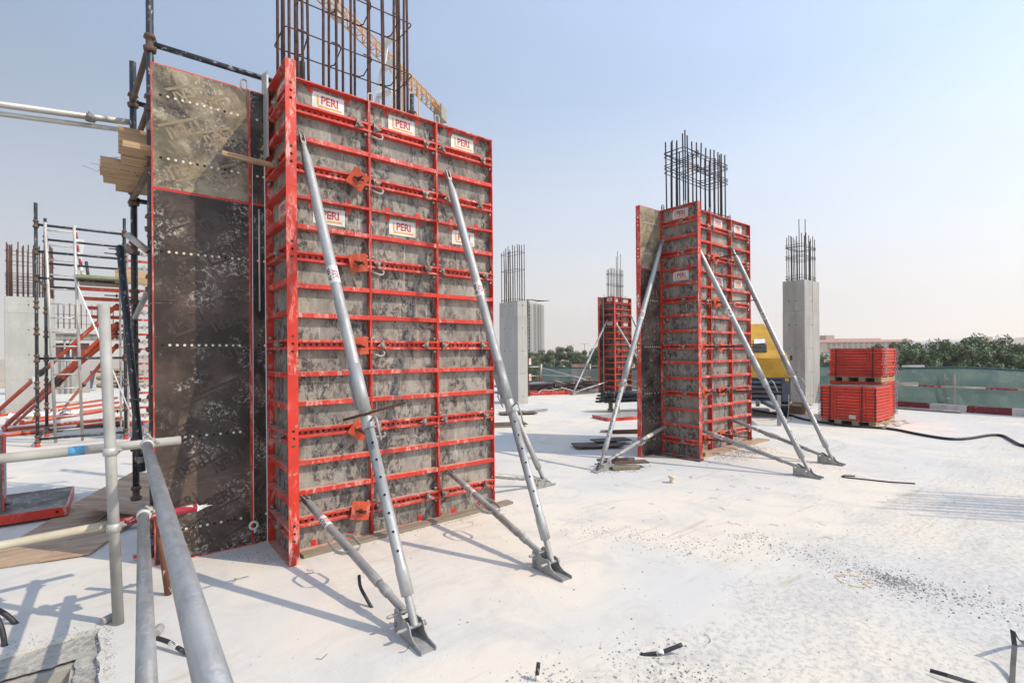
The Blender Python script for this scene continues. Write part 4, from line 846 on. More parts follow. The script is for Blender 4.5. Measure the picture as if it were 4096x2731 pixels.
for off in (Vector((0,0,0)), dR): m = MB(); m.path([(a - b + off + (dR*.03 if off.x else Vector((0,0,0)))), off], .024, 10); m.build('side_rail', ALU, o)
for k in range(15): p = Vector((0,0,0)).lerp(a-b, (.25+k*.27)/4.17); m = MB(); m.tube(p, p + dR*1.0, .0145, 8); m.build('rung', ALU, o)
for k in range(5):
    m = MB(); m.box((0, -.14, 0), (.76, .14, .05)); tag(m.build('deck_plank', [plain('green_plank', (0.24, 0.28, 0.17), 0.8) if k == 0 else WOODG], None, (-.60 + random.uniform(-.02, .02), 12.56 + .29*k, 3.17)), ('front', 'second', 'third', 'fourth', 'rear')[k] + ' plank of the deck beside the ladder', 'plank', 'deck planks beside the ladder')
for k in range(5):
    m = MB(); y = 12.7 + .32*k; m.prism([(0, 0), (.76, 0), (.70, -.07), (.06, -.07)], (-.60 + .05*k, y, 3.02 - .16*k), (1, 0, 0), (0, 0, 1), (0, .05, 0)); tag(m.build('deck_beam', ORANGE), ('front', 'second', 'third', 'fourth', 'rear')[k] + ' orange beam stepping down under the deck', 'beam', 'orange deck beams')
pipe('white rope hanging from the deck past the ladder', (-.62, 12.55, 3.15), (.26, 12.66, .35), .012, WHITE, None, 'rope', 'rope')
o = thing('striped_tube', 'red and white striped tube above the deck', 'tube', tuple(seen_d(298, 905, 11.2)), 0, None, aim(seen_d(298, 905, 11.2), seen_d(332, 1110, 11.2)))
for k in range(8): m = MB(); m.lathe([(k*.15, .03), (k*.15+.15, .03)], 10); m.build('stripe', (REDW if k % 2 else WHITE), o)
pipe('second striped tube lying across the deck end', seen_d(305, 1050, 11.4), seen_d(345, 1115, 11.0), .03, CREAMT, None, 'scaffold_tube', 'tube'); pipe('dark tube end sticking up from the deck', seen_d(345, 1048, 11.4), seen_d(355, 1118, 11.3), .03, BLK, None, 'scaffold_tube', 'tube')
m = MB(); m.obox((0, 0, 0), ((1, -.5, 0), (.5, 1, 0), (0, 0, 1)), (.06, .01, .30)); tag(m.build('cloth_rag', WHITE, None, tuple(seen_d(318, 1010, 11.2)), (0, .1, 0)), 'white cloth wound round the tubes above the deck', 'cloth')
o = thing('scaffold_tag', 'white scaffold inspection tag hung on the tower standard', 'tag', tuple(seen_d(142, 1535, 10.0))); m = MB()
m.prism([(-.035,-.17),(.035,-.17),(.035,.08),(.02,.16),(-.02,.16),(-.035,.08)], (0, 0, 0), (.88, -.3, .2), (-.25, 0, 1), (.002, .006, 0)); m.build('plate', WHITE, o); m = MB(); m.obox((.012, -.012, -.01), ((.88,-.3,.2),(.3,.9,0),(-.25,0,1)), (.022, .004, .045)); m.build('window', LBLK, o); m = MB(); m.obox((.04, -.014, -.13), ((.88,-.3,.2),(.3,.9,0),(-.25,0,1)), (.026, .004, .02)); m.build('yellow_field', LYEL, o)

# wall formwork seen edge-on behind the tower, its rods, ribs and starter bars
WX, WY = .10, 13.0
o = thing('wall_formwork', 'red wall formwork seen edge-on behind the black scaffold', 'formwork', (WX, WY, 0), 0)
m = MB(); m.box((.42, 0, 0), (2.8, .03, 4.05)); m.build('plywood', FILM, o)
for k in range(26): m = MB(); z = .12 + k*.152; m.box((.05, -.075, z), (2.8, -.002, z+.045)); m.build('rib', ORANGE if k % 5 == 3 else RED, o)
for k in range(13): m = MB(); z = .10 + k*.305; m.box((.16, -.13, z), (.40, -.078, z+.055)); m.box((.33, -.16, z-.03), (.37, -.131, z+.085)); m.build('clamp', GALVD, o)
for k in range(13): m = MB(); z = .17 + k*.305; m.box((.44, -.12, z), (.58, -.078, z+.09)); m.build('white_block', WHITE, o)
for x in (-.06, -.0, .06): m = MB(); m.box((x, -.10, 0), (x+.035, -.03, 3.95)); m.build('steel_waler', GALVD, o)
for k, z in enumerate((.25, .32, .55, 1.05, 1.12, 1.35, 1.85, 2.05, 2.12, 2.19, 2.9, 3.0, 3.25, 3.75, 3.85)): m = MB(); m.tube((-.36 + .07*(k % 3), -.06, z), (.05, -.06, z), .011, 6); m.lathe([(-.11, .03), (-.085, .04)], 8, 0, 'X', (0, -.06, z)); m.build('tie_rod', ROD, o)
cage('rusty starter bars above the wall formwork at the left', (1.5, 13.5), 1.9, .3, 3.6, 5.0, 16, 3, [4.05, 4.3], REBAR, .015, .007, .25, seed=18, nb=6)
m = MB(); m.box((0, 0, 0), (.55, .08, .26)); tag(m.build('timber_beam', WOOD, None, (-.02, 12.5, 3.12)), 'pale timber beam end beside the deck', 'beam')
# orange props and pipes on the slab behind the tower
OG = 'orange props behind the ladder tower'
for k, (lb, a, b, r) in enumerate((('upper slanting orange prop crossing the ladder', (-2.35, 15.6, .15), (.02, 13.0, 2.72), .04), ('second slanting orange prop crossing the ladder', (-2.05, 16.2, .05), (.02, 13.1, 2.35), .045), ('third slanting orange prop crossing the ladder', (-2.14, 17.5, .05), (.0, 13.2, 2.15), .045), ('steep thin orange prop right of the ladder', (-1.34, 22.2, .05), (.0, 13.3, 1.9), .04), ('fourth slanting orange prop close below the second', (-1.95, 16.9, .05), (.03, 13.15, 2.25), .035))):
    pp = pipe(lb, a, b, r, ORANGE, OG, 'slanting_prop', 'prop'); m = MB(); Ln = (Vector(b)-Vector(a)).length; m.lathe([(Ln*.45, r*1.5), (Ln*.45+.10, r*1.5), (Ln*.45+.11, r*1.15), (Ln*.45+.3, r*1.15)], 12); m.build('adjusting_collar', RUSTY, pp)
for k, (a, b) in enumerate((((-1.84, 17.17), (-.32, 19.35)), ((-1.98, 15.8), (.1, 16.8)), ((-1.54, 20.46), (.03, 22.59)), ((-2.6, 20.0), (.0, 25.2)), ((-1.7, 18.2), (.2, 20.6)), ((-3.4, 14.6), (-.95, 14.9)), ((-.7, 15.3), (.2, 15.9)))):
    lb = ('orange prop lying on the slab behind the ladder, second row', 'orange prop lying on the slab closest behind the ladder', 'orange prop lying further back behind the ladder', 'farthest orange prop lying behind the ladder', 'orange prop lying between the others behind the ladder', 'orange prop lying at the left edge of the slab', 'short bright orange prop lying near the planks')[k]
    pp = pipe(lb, (*a, .045), (*b, .045), .038, ORANGE, 'orange props lying on the slab', 'lying_prop', 'prop'); m = MB(); m.prism([(-.09,-.04),(.09,-.04),(.04,.07),(-.04,.07)], (0,0,-.01), (1,0,0), (0,1,0), (0,0,.012)); m.build('end_plate', ORANGE, pp)
for lb, a, b in (('long pale plank lying on the slab behind the ladder', (-1.65, 15.3), (.5, 15.05)), ('brown plank lying among the orange props', (-1.9, 18.6), (.3, 19.6))):
    a, b = Vector((*a, .03)), Vector((*b, .03)); m = MB(); t = (b-a).normalized(); m.obox((0,0,0), (t, t.cross(Vector((0,0,1))), (0,0,1)), ((b-a).length/2, .06, .025)); tag(m.build('plank', WOOD, None, tuple((a+b)/2)), lb, 'plank', 'planks lying on the slab')
m = MB(); rr = random.Random(4)
for i in range(9):
    for j in range(5): x, y = -2.3 + i*.16, 18.7 + j*.13; m.quad([(x, y, .03+rr.random()*.16*(1-abs(j-2)/3)), (x+.16, y, .03+rr.random()*.16), (x+.16, y+.13, .03+rr.random()*.14), (x, y+.13, .03+rr.random()*.14)])
tag(m.build('plastic_sheet', WHITE), 'crumpled white plastic sheet on the slab before the left column', 'sheet')
# far left: slab edge table, bin, sandbags
o = thing('table_formwork', 'steel table formwork with dark red edge board in the left background', 'formwork', (-2.6, 30.0, 0)); m = MB(); m.box((-.2, 0, 2.72), (3.2, 1.2, 2.95)); m.build('deck_edge', ALU, o); m = MB(); m.box((-.1, .1, 2.45), (3.2, 1.1, 2.715)); m.build('beam', CAST, o)
m = MB(); m.box((-.3, .3, 1.75), (1.6, .4, 2.3)); m.build('edge_board', make_film('maroon_board', .1, base=(.10, .025, .022)), o); m = MB(); m.box((-.3, .45, 0), (1.6, .9, 1.9)); m.build('wall', CONC, o)
for x in (.75, .95): m = MB(); m.tube((x, .2, 0), (x, .2, 2.7), .04, 8); m.build('prop', GALV, o)
cage('thin starter bars on the table formwork in the left background', (-1.2, 30.6), 2.2, .4, 2.9, 4.1, 12, 3, [3.2, 3.6], REBAR, .012, .006, .05, seed=19, nb=5)
o = thing('skip_bin', 'blue grey plastic bin in the left background', 'bin', (-1.75, 34.8, 0)); m = MB(); m.prism([(-.75, 0), (.70, 0), (.85, .85), (-.85, .85)], (0, -.4, 0), (1, 0, 0), (0, 0, 1), (0, .8, 0)); m.build('body', plain('blue_grey_bin', (0.07, 0.12, 0.19), 0.6, var=.4, scale=4), o); m = MB(); m.box((-.88, -.45, .85), (.88, .45, .93)); m.build('rim', plain('bin_rim', (0.08, 0.12, 0.18), 0.6), o)
for k in range(15):
    i, j = k % 3, k // 3; m = MB(); m.path([(-.34, 0, 0), (-.28, 0, .0), (0, 0, .015), (.28, 0, 0), (.34, 0, 0)], .1, 8, radii=[.04, .11, .13, .11, .04]); ob = m.build('sandbag', plain('sandbag', (0.34, 0.27, 0.19), 0.9) if k == 0 else bpy.data.materials['sandbag'], None, (-.55 + .62*i + .2*(j % 2), 35.2, .11 + .2*j)); tag(ob, f"{('lowest','second','third','fourth','top')[j]} row sandbag, {('left','middle','right')[i]} of its row, by the bin", 'sandbag', 'sandbags by the bin')
o = tag(MB().path([(-.4,0,0),(-.2,.05,.3),(.1,0,.42),(.4,.02,.1)], .2, 8, radii=[.12,.22,.2,.1]).build('blue_tarp', plain('blue_tarp', (0.06, 0.17, 0.40), 0.6), None, (.5, 33.5, .15)), 'blue tarpaulin bundle beside the sandbags', 'tarpaulin')

# ---------------------------------------------------------------- yellow compressor
YEL = make_chip('compressor_yellow', (0.62, 0.335, 0.018), (0.60, 0.40, 0.12), 0.0, 0.45, 30); GREY = plain('compressor_grey', (0.085, 0.100, 0.125), 0.5, var=.2)
o = thing('air_compressor', 'yellow and dark grey trailer compressor behind the middle formwork', 'compressor', (12.62, 5.96, 0), R(26))
def hull(mb, lo, hi, m=0):
    """frustum between two rectangles (x0,y0,x1,y1,z)"""
    a = [(lo[0],lo[1],lo[4]),(lo[2],lo[1],lo[4]),(lo[2],lo[3],lo[4]),(lo[0],lo[3],lo[4])]; b = [(hi[0],hi[1],hi[4]),(hi[2],hi[1],hi[4]),(hi[2],hi[3],hi[4]),(hi[0],hi[3],hi[4])]; n = len(mb.v); mb.v += a + b
    for q in ((0,3,2,1),(4,5,6,7),(0,1,5,4),(1,2,6,5),(2,3,7,6),(3,0,4,7)): mb.f.append(tuple(n+i for i in q)); mb.m.append(m); mb.s.append(False)
    return mb
m = hull(MB(), (0, -.72, 2.6, .78, 0), (.02, -.70, 2.58, .76, .475)); m.build('hood_side', YEL, o, (0, 0, 1.016)); m = hull(MB(), (.01, -.71, 2.59, .77, 0), (1.15, -.16, 2.2, .45, .92)); m.build('hood', YEL, o, (0, 0, 1.492))
m = MB(); m.box((.02, -.72, .42), (2.6, .78, 1.012)); m.build('lower_body', GREY, o)
for k in range(4): m = MB(); m.prism([(0, 0), (-.035, .015), (-.035, .028), (0, .09)], (.019, -.52, .50 + .118*k), (1, 0, 0), (0, 0, 1), (0, 1.2, 0)); m.build('louvre', GREY, o)
m = MB(); m.box((.012, -.53, .465), (.0185, .69, .97)); m.build('intake', DARK, o); m = MB(); m.box((-.004, -.68, .93), (.0195, -.60, 1.0)); m.build('warning_label', LYEL, o)
m = MB(); m.prism([(-.16, -.15), (.16, -.15), (.16, .15), (-.16, .15)], (.30, -.05, 1.492 + .246), (0, 1, 0), (.76, 0, .65), (-.006, 0, .008)); m.build('latch_recess', LBLK, o); m = MB(); m.prism([(-.13, -.1), (.13, -.1), (.13, .1), (-.13, .1)], (.52, -.05, 1.492 + .425), (0, 1, 0), (.76, 0, .65), (-.006, 0, .008)); m.build('white_label', WHITE, o)
m = MB(); m.box((.0, -.76, 1.44), (.12, -.715, 1.56)); m.build('hood_hinge', BLACK, o); m = MB(); m.path([(-.35, -.30, .34), (-.35, -.45, .36), (-.3, -.60, .35), (.1, -.72, .34)], .03, 8); m.build('mudguard', BLACK, o)
for y in (-.62, .66): m = MB(); m.lathe([(-.10, .22), (-.085, .30), (.085, .30), (.10, .22), (.10, .15)], 22, 0, 'Y'); m.build('wheel', BLACK, o, (.55, y, .30))
m = MB(); m.box((-1.0, -.02, .38), (.1, .06, .46)); m.build('tow_bar', GREY, o); m = MB(); m.box((-1.37, -.44, .0), (-1.29, -.36, .68)); m.build('jack_leg', GALV2, o); m = MB(); m.obox((-.65, -.2, .40), ((.95, .15, 0), (-.15, .95, 0), (0, 0, 1)), (.75, .03, .035)); m.build('drawbar', GREY, o)
m = MB(); m.path([(-.85, -.62, .66), (-.86, -.62, .35), (-.82, -.60, .12), (-.78, -.66, .05), (-.82, -.7, .14)], .012, 6); m.build('safety_chain', CAST, o)
# ---------------------------------------------------------------- stacks of new panels on pallets
ORD = ['topmost', 'second', 'third', 'fourth', 'fifth', 'sixth', 'seventh', 'eighth', 'ninth', 'tenth', 'eleventh', 'twelfth']
def m_flat(w, d, h):
    mb = MB(); hs = [d*.18, d*.235, d*.29, d*.70, d*.755, d*.81]
    mb.holed((0, 0, h/2), (0, 0, 1), (0, 1, 0), (-1, 0, 0), h-.013, d, .008, hs, .0125, min(.0265, (h-.013)/2))
    mb.box((0, .0, .0065), (w, .01, h-.0065)); mb.box((w-.01, .0105, .0065), (w, d, h-.0065)); mb.box((.0005, d-.01, .0065), (w-.0105, d-.0005, h-.0065)); mb.box((.02, .02, .0), (w-.0205, d-.0205, h-.0005)); mb.m[-6:] = [1]*6; return mb
def stack(name, x, y, w, d, z0, n, h, eye_side, eye_front, jit, seed, caps=False):
    rr = random.Random(seed); fm = m_flat(w, d, h).mesh('stacked_panel', [RED2, DKPLY]); em = MB()
    em.path([(0, -.034 - .030*math.cos(2*math.pi*k/14), .0 + .027*math.sin(2*math.pi*k/14)) for k in range(14)], .0078, 7, closed=True); em = em.mesh('lifting_eye', [GALV])
    mat_cap = BLACK
    for k in range(n):
        i = n-1-k; o = thing('stacked_panel', f'{ORD[i]} red panel in the {name}' if i else f'topmost red panel of the {name}', 'panel', (x + rr.uniform(-jit, jit)*.3, y + rr.uniform(-jit, jit), z0 + k*h), 0, 'red panels strapped on pallets')
        link('frame', fm, o)
        if eye_front:
            for fx in (.10, w-.12): link('lifting_eye', em, o, (fx, -.0, h*.5), (0, rr.uniform(-.3, .3), rr.uniform(-.3, .3)))
        if eye_side: 
            for fx in (.06, w*.9): link('lifting_eye', em, o, (fx, d, h*.5), (0, rr.uniform(-1.2, 1.2), math.pi + rr.uniform(-.3, .3)))
        if caps and k < n-1:
            for yy in (.02, d-.03): m = MB(); m.box((-.02, yy-.018, h-.022), (-.0085, yy+.018, h+.022)); m.build('corner_cap', BLACK, o)
        if i == 0: m = MB(); m.box((.011, .011, h-.0045), (w-.011, d-.011, h-.001)); m.build('panel_face', GALVD if caps else RED2, o)
    return z0 + n*h
def pallet(label, x, y, w, d, z):
    o = thing('pallet', label, 'pallet', (x, y, z), 0, 'timber pallets under the panel stacks')
    for yy in (.0, d*.30, d*.62, d-.13):
        m = MB(); m.box((0, yy, 0), (w, yy+.13, .095)); m.build('bearer', WOOD, o)
    for xx in (0.002, w*.45, w-.12): m = MB(); m.box((xx, .001, .0955), (xx+.11, d-.001, .118)); m.build('top_board', WOOD, o)
def strap(label, x0, x1, y, z0, z1): 
    m = MB(); pts = [(x0-.012, y+.02, z0), (x0-.012, y, z1+.004), (x1+.002, y, z1+.004)]; bent_plate(m, pts, (0, 1, 0), .02, .003); return tag(m.build('strap', BLACK), label, 'strap', 'straps round the panel stacks')
pallet('pallet under the front stack of red panels', 12.80, 3.53, 1.03, 1.07, .0)
zt = stack('front stack', 12.795, 3.515, 1.04, 1.09, .122, 11, .068, True, False, .003, 31, True)
strap('left strap down the front stack', 12.79, 13.8, 4.40, .10, zt); strap('right strap down the front stack', 12.79, 13.8, 3.78, .10, zt)
m = MB(); m.box((12.78, 3.90, .15), (12.7835, 4.03, .235)); tag(m.build('paper_label', LABELW), 'white delivery label on the bottom panel of the front stack', 'label')
pallet('pallet on the ground under the rear stack', 13.85, 3.72, 1.03, 1.07, .0)
zt = stack('lower half of the rear stack', 13.85, 3.70, 1.04, 1.09, .122, 12, .067, False, True, .003, 32)
pallet('pallet between the two halves of the rear stack', 13.85, 3.71, 1.03, 1.07, zt+.002)
zt2 = stack('upper half of the rear stack', 13.85, 3.70, 1.04, 1.09, zt+.122, 10, .067, False, True, .035, 33)
strap('left strap on the rear stack', 13.83, 14.85, 4.62, zt, zt2); strap('right strap on the rear stack', 13.83, 14.85, 3.86, zt, zt2)
rr = random.Random(8); m = MB(); n = 14
for i in range(n):
    for j in range(4): 
        P = lambda a, b: (12.72 + a*.09 - .25*math.sin(a*.8), 3.28 + b*.09 + .04*math.sin(a*1.7+b), .008 + .05*abs(math.sin(a*1.3 + b*2.1))*(1 if 0 < b < 4 else .1))
        m.quad([P(i,j), P(i+1,j), P(i+1,j+1), P(i,j+1)])
tag(m.build('plastic_wrap', plain('dusty_plastic', (0.50, 0.45, 0.37), .5)), 'dusty plastic wrapping at the foot of the front stack', 'plastic')
# cardboard box
o = thing('cardboard_box', 'open brown cardboard box between the compressor and the column', 'box', (14.15, 5.50, 0), .1); CARD = plain('cardboard', (0.36, 0.235, 0.135), .85, var=.1); bx = MB()
for a, b in (((0,0,0),(.45,.012,.27)), ((0,.388,0),(.45,.40,.27)), ((0,.0125,0),(.012,.3875,.27)), ((.438,.0125,0),(.45,.3875,.27)), ((.012,.012,.0),(.438,.388,.01))): bx.box(a, b)
bx.build('carton', CARD, o)
for p, ax in (((.0, .2, .27), ((-.12, 0, -.06), (0, .19, 0))), ((.225, .0, .27), ((0, -.12, -.05), (.21, 0, 0))), ((.225, .40, .27), ((0, .11, .08), (.21, 0, 0)))):
    m = MB(); a, b = Vector(ax[0]), Vector(ax[1]); m.prism([(0,-1),(1,-1),(1,1),(0,1)], p, a, b, a.cross(b).normalized()*.005); m.build('flap', CARD, o)
# black hose across the slab
hp = [seen(2960, 1632), seen(3080, 1655), seen(3160, 1664), seen(3215, 1680), seen(3300, 1695), seen(3400, 1708), seen(3500, 1714), seen(3580, 1722), seen(3680, 1742), seen(3770, 1757), seen(3830, 1761), seen(3890, 1756), seen(3960, 1745), seen(4010, 1747), seen(4050, 1768), seen(4096, 1788), seen(4220, 1800), seen(4500, 1815)]
m = MB(); m.path([p + Vector((0, 0, .026)) for p in smooth(hp)], .025, 10); tag(m.build('air_hose', BLACK), 'thick black air hose snaking across the slab on the right', 'hose')

# ---------------------------------------------------------------- parapet, netting and rails on the right
KR = make_chip('kerb_maroon', (0.19, 0.022, 0.028), (0.42, 0.33, 0.30), .15, .8, 18); KW = make_chip('kerb_white', (0.60, 0.57, 0.53), (0.32, 0.28, 0.26), .2, .8, 18)
kp = [Vector((17.6, -6)), Vector((17.62, .4)), Vector((17.62, 2.0)), Vector((17.62, 2.85)), Vector((17.75, 3.65)), Vector((18.02, 5.3)), Vector((18.1, 6.2)), Vector((18.1, 7.9)), Vector((18.1, 9.4)), Vector((18.05, 10.9)), Vector((18.0, 12.4))]
for k, (a, b) in enumerate(zip(kp, kp[1:])):
    t = (b-a).normalized(); nrm = Vector((t.y, -t.x)); m = MB(); m.prism([(0, 0), (.22, 0), (.20, .175), (.02, .175)], (a.x, a.y, 0), (nrm.x, nrm.y, 0), (0, 0, 1), (t.x*((b-a).length-.008), t.y*((b-a).length-.008), 0))
    tag(m.build('kerb_block', KR if k % 2 == 0 else KW), f"{'dark red' if k % 2 == 0 else 'white'} painted kerb block under the green net, {['out of frame at the right','at the right edge','right of the netting posts','second from the right edge','left of the netting posts','beside the panel stacks','behind the panel stacks','by the right column','beyond the right column','further beyond the right column'][k]}", 'kerb', 'painted kerb blocks')
NETG = bpy.data.materials.new('green_net'); NETG.use_nodes = True; t_ = NETG.node_tree; t_.nodes.clear(); vv = wcoords(t_); nn = noise(t_, vv, 1.7, 6, .65, .4)
nc = mix(t_, ramp(t_, nn, .35, .7), (0.150, 0.240, 0.236), (0.265, 0.365, 0.350)); nd = node(t_, 'ShaderNodeBsdfDiffuse'); ntl = node(t_, 'ShaderNodeBsdfTranslucent'); ntr = node(t_, 'ShaderNodeBsdfTransparent'); na, nb2, no = node(t_, 'ShaderNodeMixShader'), node(t_, 'ShaderNodeMixShader'), node(t_, 'ShaderNodeOutputMaterial')
t_.links.new(nc, nd.inputs['Color']); t_.links.new(nc, ntl.inputs['Color']); na.inputs[0].default_value = .45; t_.links.new(nd.outputs[0], na.inputs[1]); t_.links.new(ntl.outputs[0], na.inputs[2])
t_.links.new(ramp(t_, nn, .25, .75, .28, .42), nb2.inputs[0]); t_.links.new(na.outputs[0], nb2.inputs[1]); t_.links.new(ntr.outputs[0], nb2.inputs[2]); t_.links.new(nb2.outputs[0], no.inputs['Surface'])
NETD, t_, b_ = nt('dark_green_hem'); b_.inputs['Base Color'].default_value = (0.03, 0.095, 0.105, 1); b_.inputs['Roughness'].default_value = .8
def net(label, line, z0, z1, seed, sag=.03):
    rr = random.Random(seed); m = MB(); pts = []
    for a, b in zip(line, line[1:]):
        n = max(2, int((b-a).length/.3)); pts += [a.lerp(b, i/n) for i in range(n)]
    pts.append(line[-1]); nz = 6; G = []
    for i, p in enumerate(pts):
        w = .05*math.sin(i*.9 + seed) + .04*math.sin(i*.37); G.append([(p.x + w*(.3+math.sin(j*1.3+i*.4)*.5) + rr.uniform(-.012, .012), p.y + rr.uniform(-.02, .02), z0 + (z1-z0)*j/nz + (.025*math.sin(i*.55+seed) - sag*abs(math.sin(i*.3)))*(j/nz) + (.04*math.sin(i*.8) if j == 0 else 0)) for j in range(nz+1)])
    o = thing('safety_net', label, 'net', (0, 0, 0), 0, 'green safety netting')
    for i in range(len(pts)-1):
        for j in range(nz): m.quad([G[i][j], G[i+1][j], G[i+1][j+1], G[i][j+1]], 0, True)
    m.build('mesh_sheet', NETG, o); h = MB(); h.path([Vector(g[-1]) for g in G], .028, 6); h.build('hem', NETD, o); return o
nl = [Vector((17.9, -7)), Vector((17.9, 1.8)), Vector((17.95, 3.0)), Vector((18.1, 4.4)), Vector((18.2, 5.6)), Vector((18.2, 9.0)), Vector((18.15, 13.0))]
net('green safety net along the slab edge on the right', nl, .14, 1.17, 2)
pipe('red and white rail tube along the right-hand net', (17.72, -6, .62), (17.86, 4.9, .66), .027, CREAMT, 'rails at the slab edge', 'edge_rail', 'rail', bands=[(0, 6.8, CREAMT), (6.8, 7.9, CREAMT), (7.9, 8.5, REDW), (8.5, 9.4, CREAMT), (9.4, 9.9, REDW), (9.9, 10.9, CREAMT)])
pipe('short white rail end above the right-hand net', (18.2, 4.35, 1.19), (17.7, 3.75, 1.22), .028, WHITE, 'rails at the slab edge', 'edge_rail', 'rail'); pipe('short white rail end halfway up the right-hand net', (18.1, 4.7, .68), (17.55, 3.85, .74), .026, CREAMT, 'rails at the slab edge', 'edge_rail', 'rail')
ORW = make_chip('faded_orange', (0.50, 0.14, 0.07), (0.5, 0.36, 0.28), .2, .7)
for k, (px, lb) in enumerate(((3778, 'faded orange post behind the right net, left one of two'), (3818, 'faded orange post behind the right net, right one of two'))):
    p = seen(px, 1640); s = 18.12/p.x; q = Vector((18.12, p.y*s)); pipe(lb, (q.x, q.y, .1), (q.x, q.y, 1.0), .03, ORW, 'posts at the slab edge', 'edge_post', 'post')
    if k == 0:
        for z in (.3, .85): coupler(('lower', 'upper')[z > .5] + ' coupler on the faded orange post', (q.x-.03, q.y, z), 1.2, 'couplers at the slab edge', .9)
pipe('grey tube lying along the foot of the kerb', (17.4, 4.6, .035), (17.3, 2.9, .035), .035, GALVD, 'rails at the slab edge', 'edge_rail', 'rail')
# ---------------------------------------------------------------- far side: netting, opening, debris
net('green safety net at the far side of the slab', [Vector((16.8, 18.85)), Vector((17.3, 17.6)), Vector((17.8, 16.4)), Vector((18.1, 15.0)), Vector((18.15, 13.2))], .05, 1.0, 5, .08)
for lb, p in (('white topped post at the left end of the far net', (16.74, 18.73)), ('white topped post in the middle of the far net', (17.78, 16.38))):
    o = thing('edge_post', lb, 'post', (*p, 0), 0, 'posts at the slab edge'); m = MB(); m.lathe([(0, .045), (.5, .045)], 12); m.build('red_half', RED2, o); m = MB(); m.lathe([(.502, .045), (1.12, .045)], 12); m.build('white_half', ALU, o)
for lb, a, b in (('upper rail left of the far net', (15.2, 20.6, .98), (16.74, 18.73, .98)), ('lower rail left of the far net', (15.5, 20.2, .52), (16.74, 18.73, .53)), ('sloping rail across the far net', (16.7, 18.6, .93), (17.6, 16.3, .35)), ('level rail across the far net', (16.7, 18.6, .58), (17.75, 16.3, .50)), ('upper rail right of the middle post', (17.7, 16.3, 1.05), (18.0, 14.0, 1.0))): pipe(lb, a, b, .03, ALU, 'rails at the slab edge', 'edge_rail', 'rail')
for lb, p in (('tall thin rusty starter cage behind the pale column', (12.44, 14.68)),):
    cage(lb, p, .12, .12, 0, 3.75, 2, 2, [.15*k for k in range(1, 25)], REBARD, .014, .007, .02, seed=21, nb=6)
m = MB()
for k in range(7): m.path([(12.42 + .03*k, 14.66, 3.74), (12.62 + .03*k, 14.54 - .02*k, 3.73 - .01*k), (12.86 + .045*k, 14.42 - .04*k, 3.70)], .012, 5)
tag(m.build('bent_bars', REBARD), 'bent dark bars reaching out at the top of the thin cage', 'rebar', kind='stuff')
for k, z in enumerate((.95, .25)): 
    m = MB(); m.box((12.41, 14.59, 1.22 - .61*k), (12.53, 14.605, 1.48 - .61*k)); tag(m.build('warning_sign', plain('faded_warning_sign', (0.70, 0.60, 0.55), .6, c2=(0.62, 0.12, 0.08), scale=6) if k == 0 else bpy.data.materials['faded_warning_sign']), ('upper', 'lower')[k] + ' faded red and white sign on the thin cage', 'sign')
o = thing('stair_opening', 'dark red boarded opening in the slab behind the pale column', 'opening', (13.9, 16.3, 0)); m = MB(); m.box((-1.3, 0, .0), (1.5, .06, .30)); m.build('upstand_board', make_film('maroon_upstand', .35, base=(.08, .02, .02)), o); m = MB(); m.box((-1.4, .061, .24), (1.6, 1.2, .33)); m.build('topping', CONCR, o); m = MB(); m.box((-1.4, -.35, .22), (-.7, .0, .30)); m.build('timber_cap', WOOD, o)
# flat red frame
o = thing('empty_formwork', 'flat empty red frame lying on the slab beside the far prop', 'formwork', (12.75, 14.9, 0), R(-22))
for a, b in (((0,0,.0),(1.9,.05,.11)), ((0,.85,0),(1.9,.9,.11)), ((0,.051,0),(.05,.849,.11)), ((1.85,.051,0),(1.9,.849,.11)), ((.6,.051,.02),(.64,.849,.10)), ((1.2,.051,.02),(1.24,.849,.10))): m = MB(); m.box(a, b); m.build('edge_rail', RED, o)
m = MB(); m.path([Vector((.2, -.1, .1)), Vector((.5, .3, .2)), Vector((1.0, .5, .16)), Vector((1.6, .7, .22)), Vector((2.2, .6, .05))], .015, 6); tag(m.build('pale_rope', ALU, None, (12.75, 14.8, .0), (0, 0, R(-22))), 'pale rope tangled over the flat red frame', 'rope')
# heap of scrap timber and bars: single boards on a mass of small scrap
rr = random.Random(21); m = MB()
for k in range(260):
    x, y = rr.gauss(16.1, .75), rr.gauss(16.0, .55); a = rr.uniform(0, math.pi); l = rr.uniform(.1, .9); z = .05 + rr.random()*.30*max(0, 1 - ((x-16.1)/1.6)**2)
    if rr.random() < .5: m.obox((x, y, z), ((math.cos(a), math.sin(a), rr.uniform(-.15, .15)), (-math.sin(a), math.cos(a), 0), (0, 0, 1)), (l/2, rr.uniform(.02, .06), .012), rr.choice((0, 1, 2)))
    else: m.path([(x, y, z), (x + l*math.cos(a)*.5, y + l*math.sin(a)*.5, z + rr.uniform(0, .12)), (x + l*math.cos(a), y + l*math.sin(a), z)], .010, 5, m=3)
tag(m.build('scrap_heap', [WOODG, WOOD, DKPLY, REBAR]), 'heap of scrap boards and rusty bars in front of the far net', 'scrap', kind='stuff')
for k in range(7):
    m = MB(); m.box((-1.0, -.1, 0), (1.0, .1, .04)); tag(m.build('board', DKPLY if k % 2 else WOODG, None, (17.1 + .06*k, 15.3 - .02*k, .05 + .055*k), (0, 0, R(-50) + .04*k)), f"{('lowest','second','third','fourth','fifth','sixth','topmost')[k]} board of the pile left of the far formwork", 'board', 'boards piled by the far formwork')
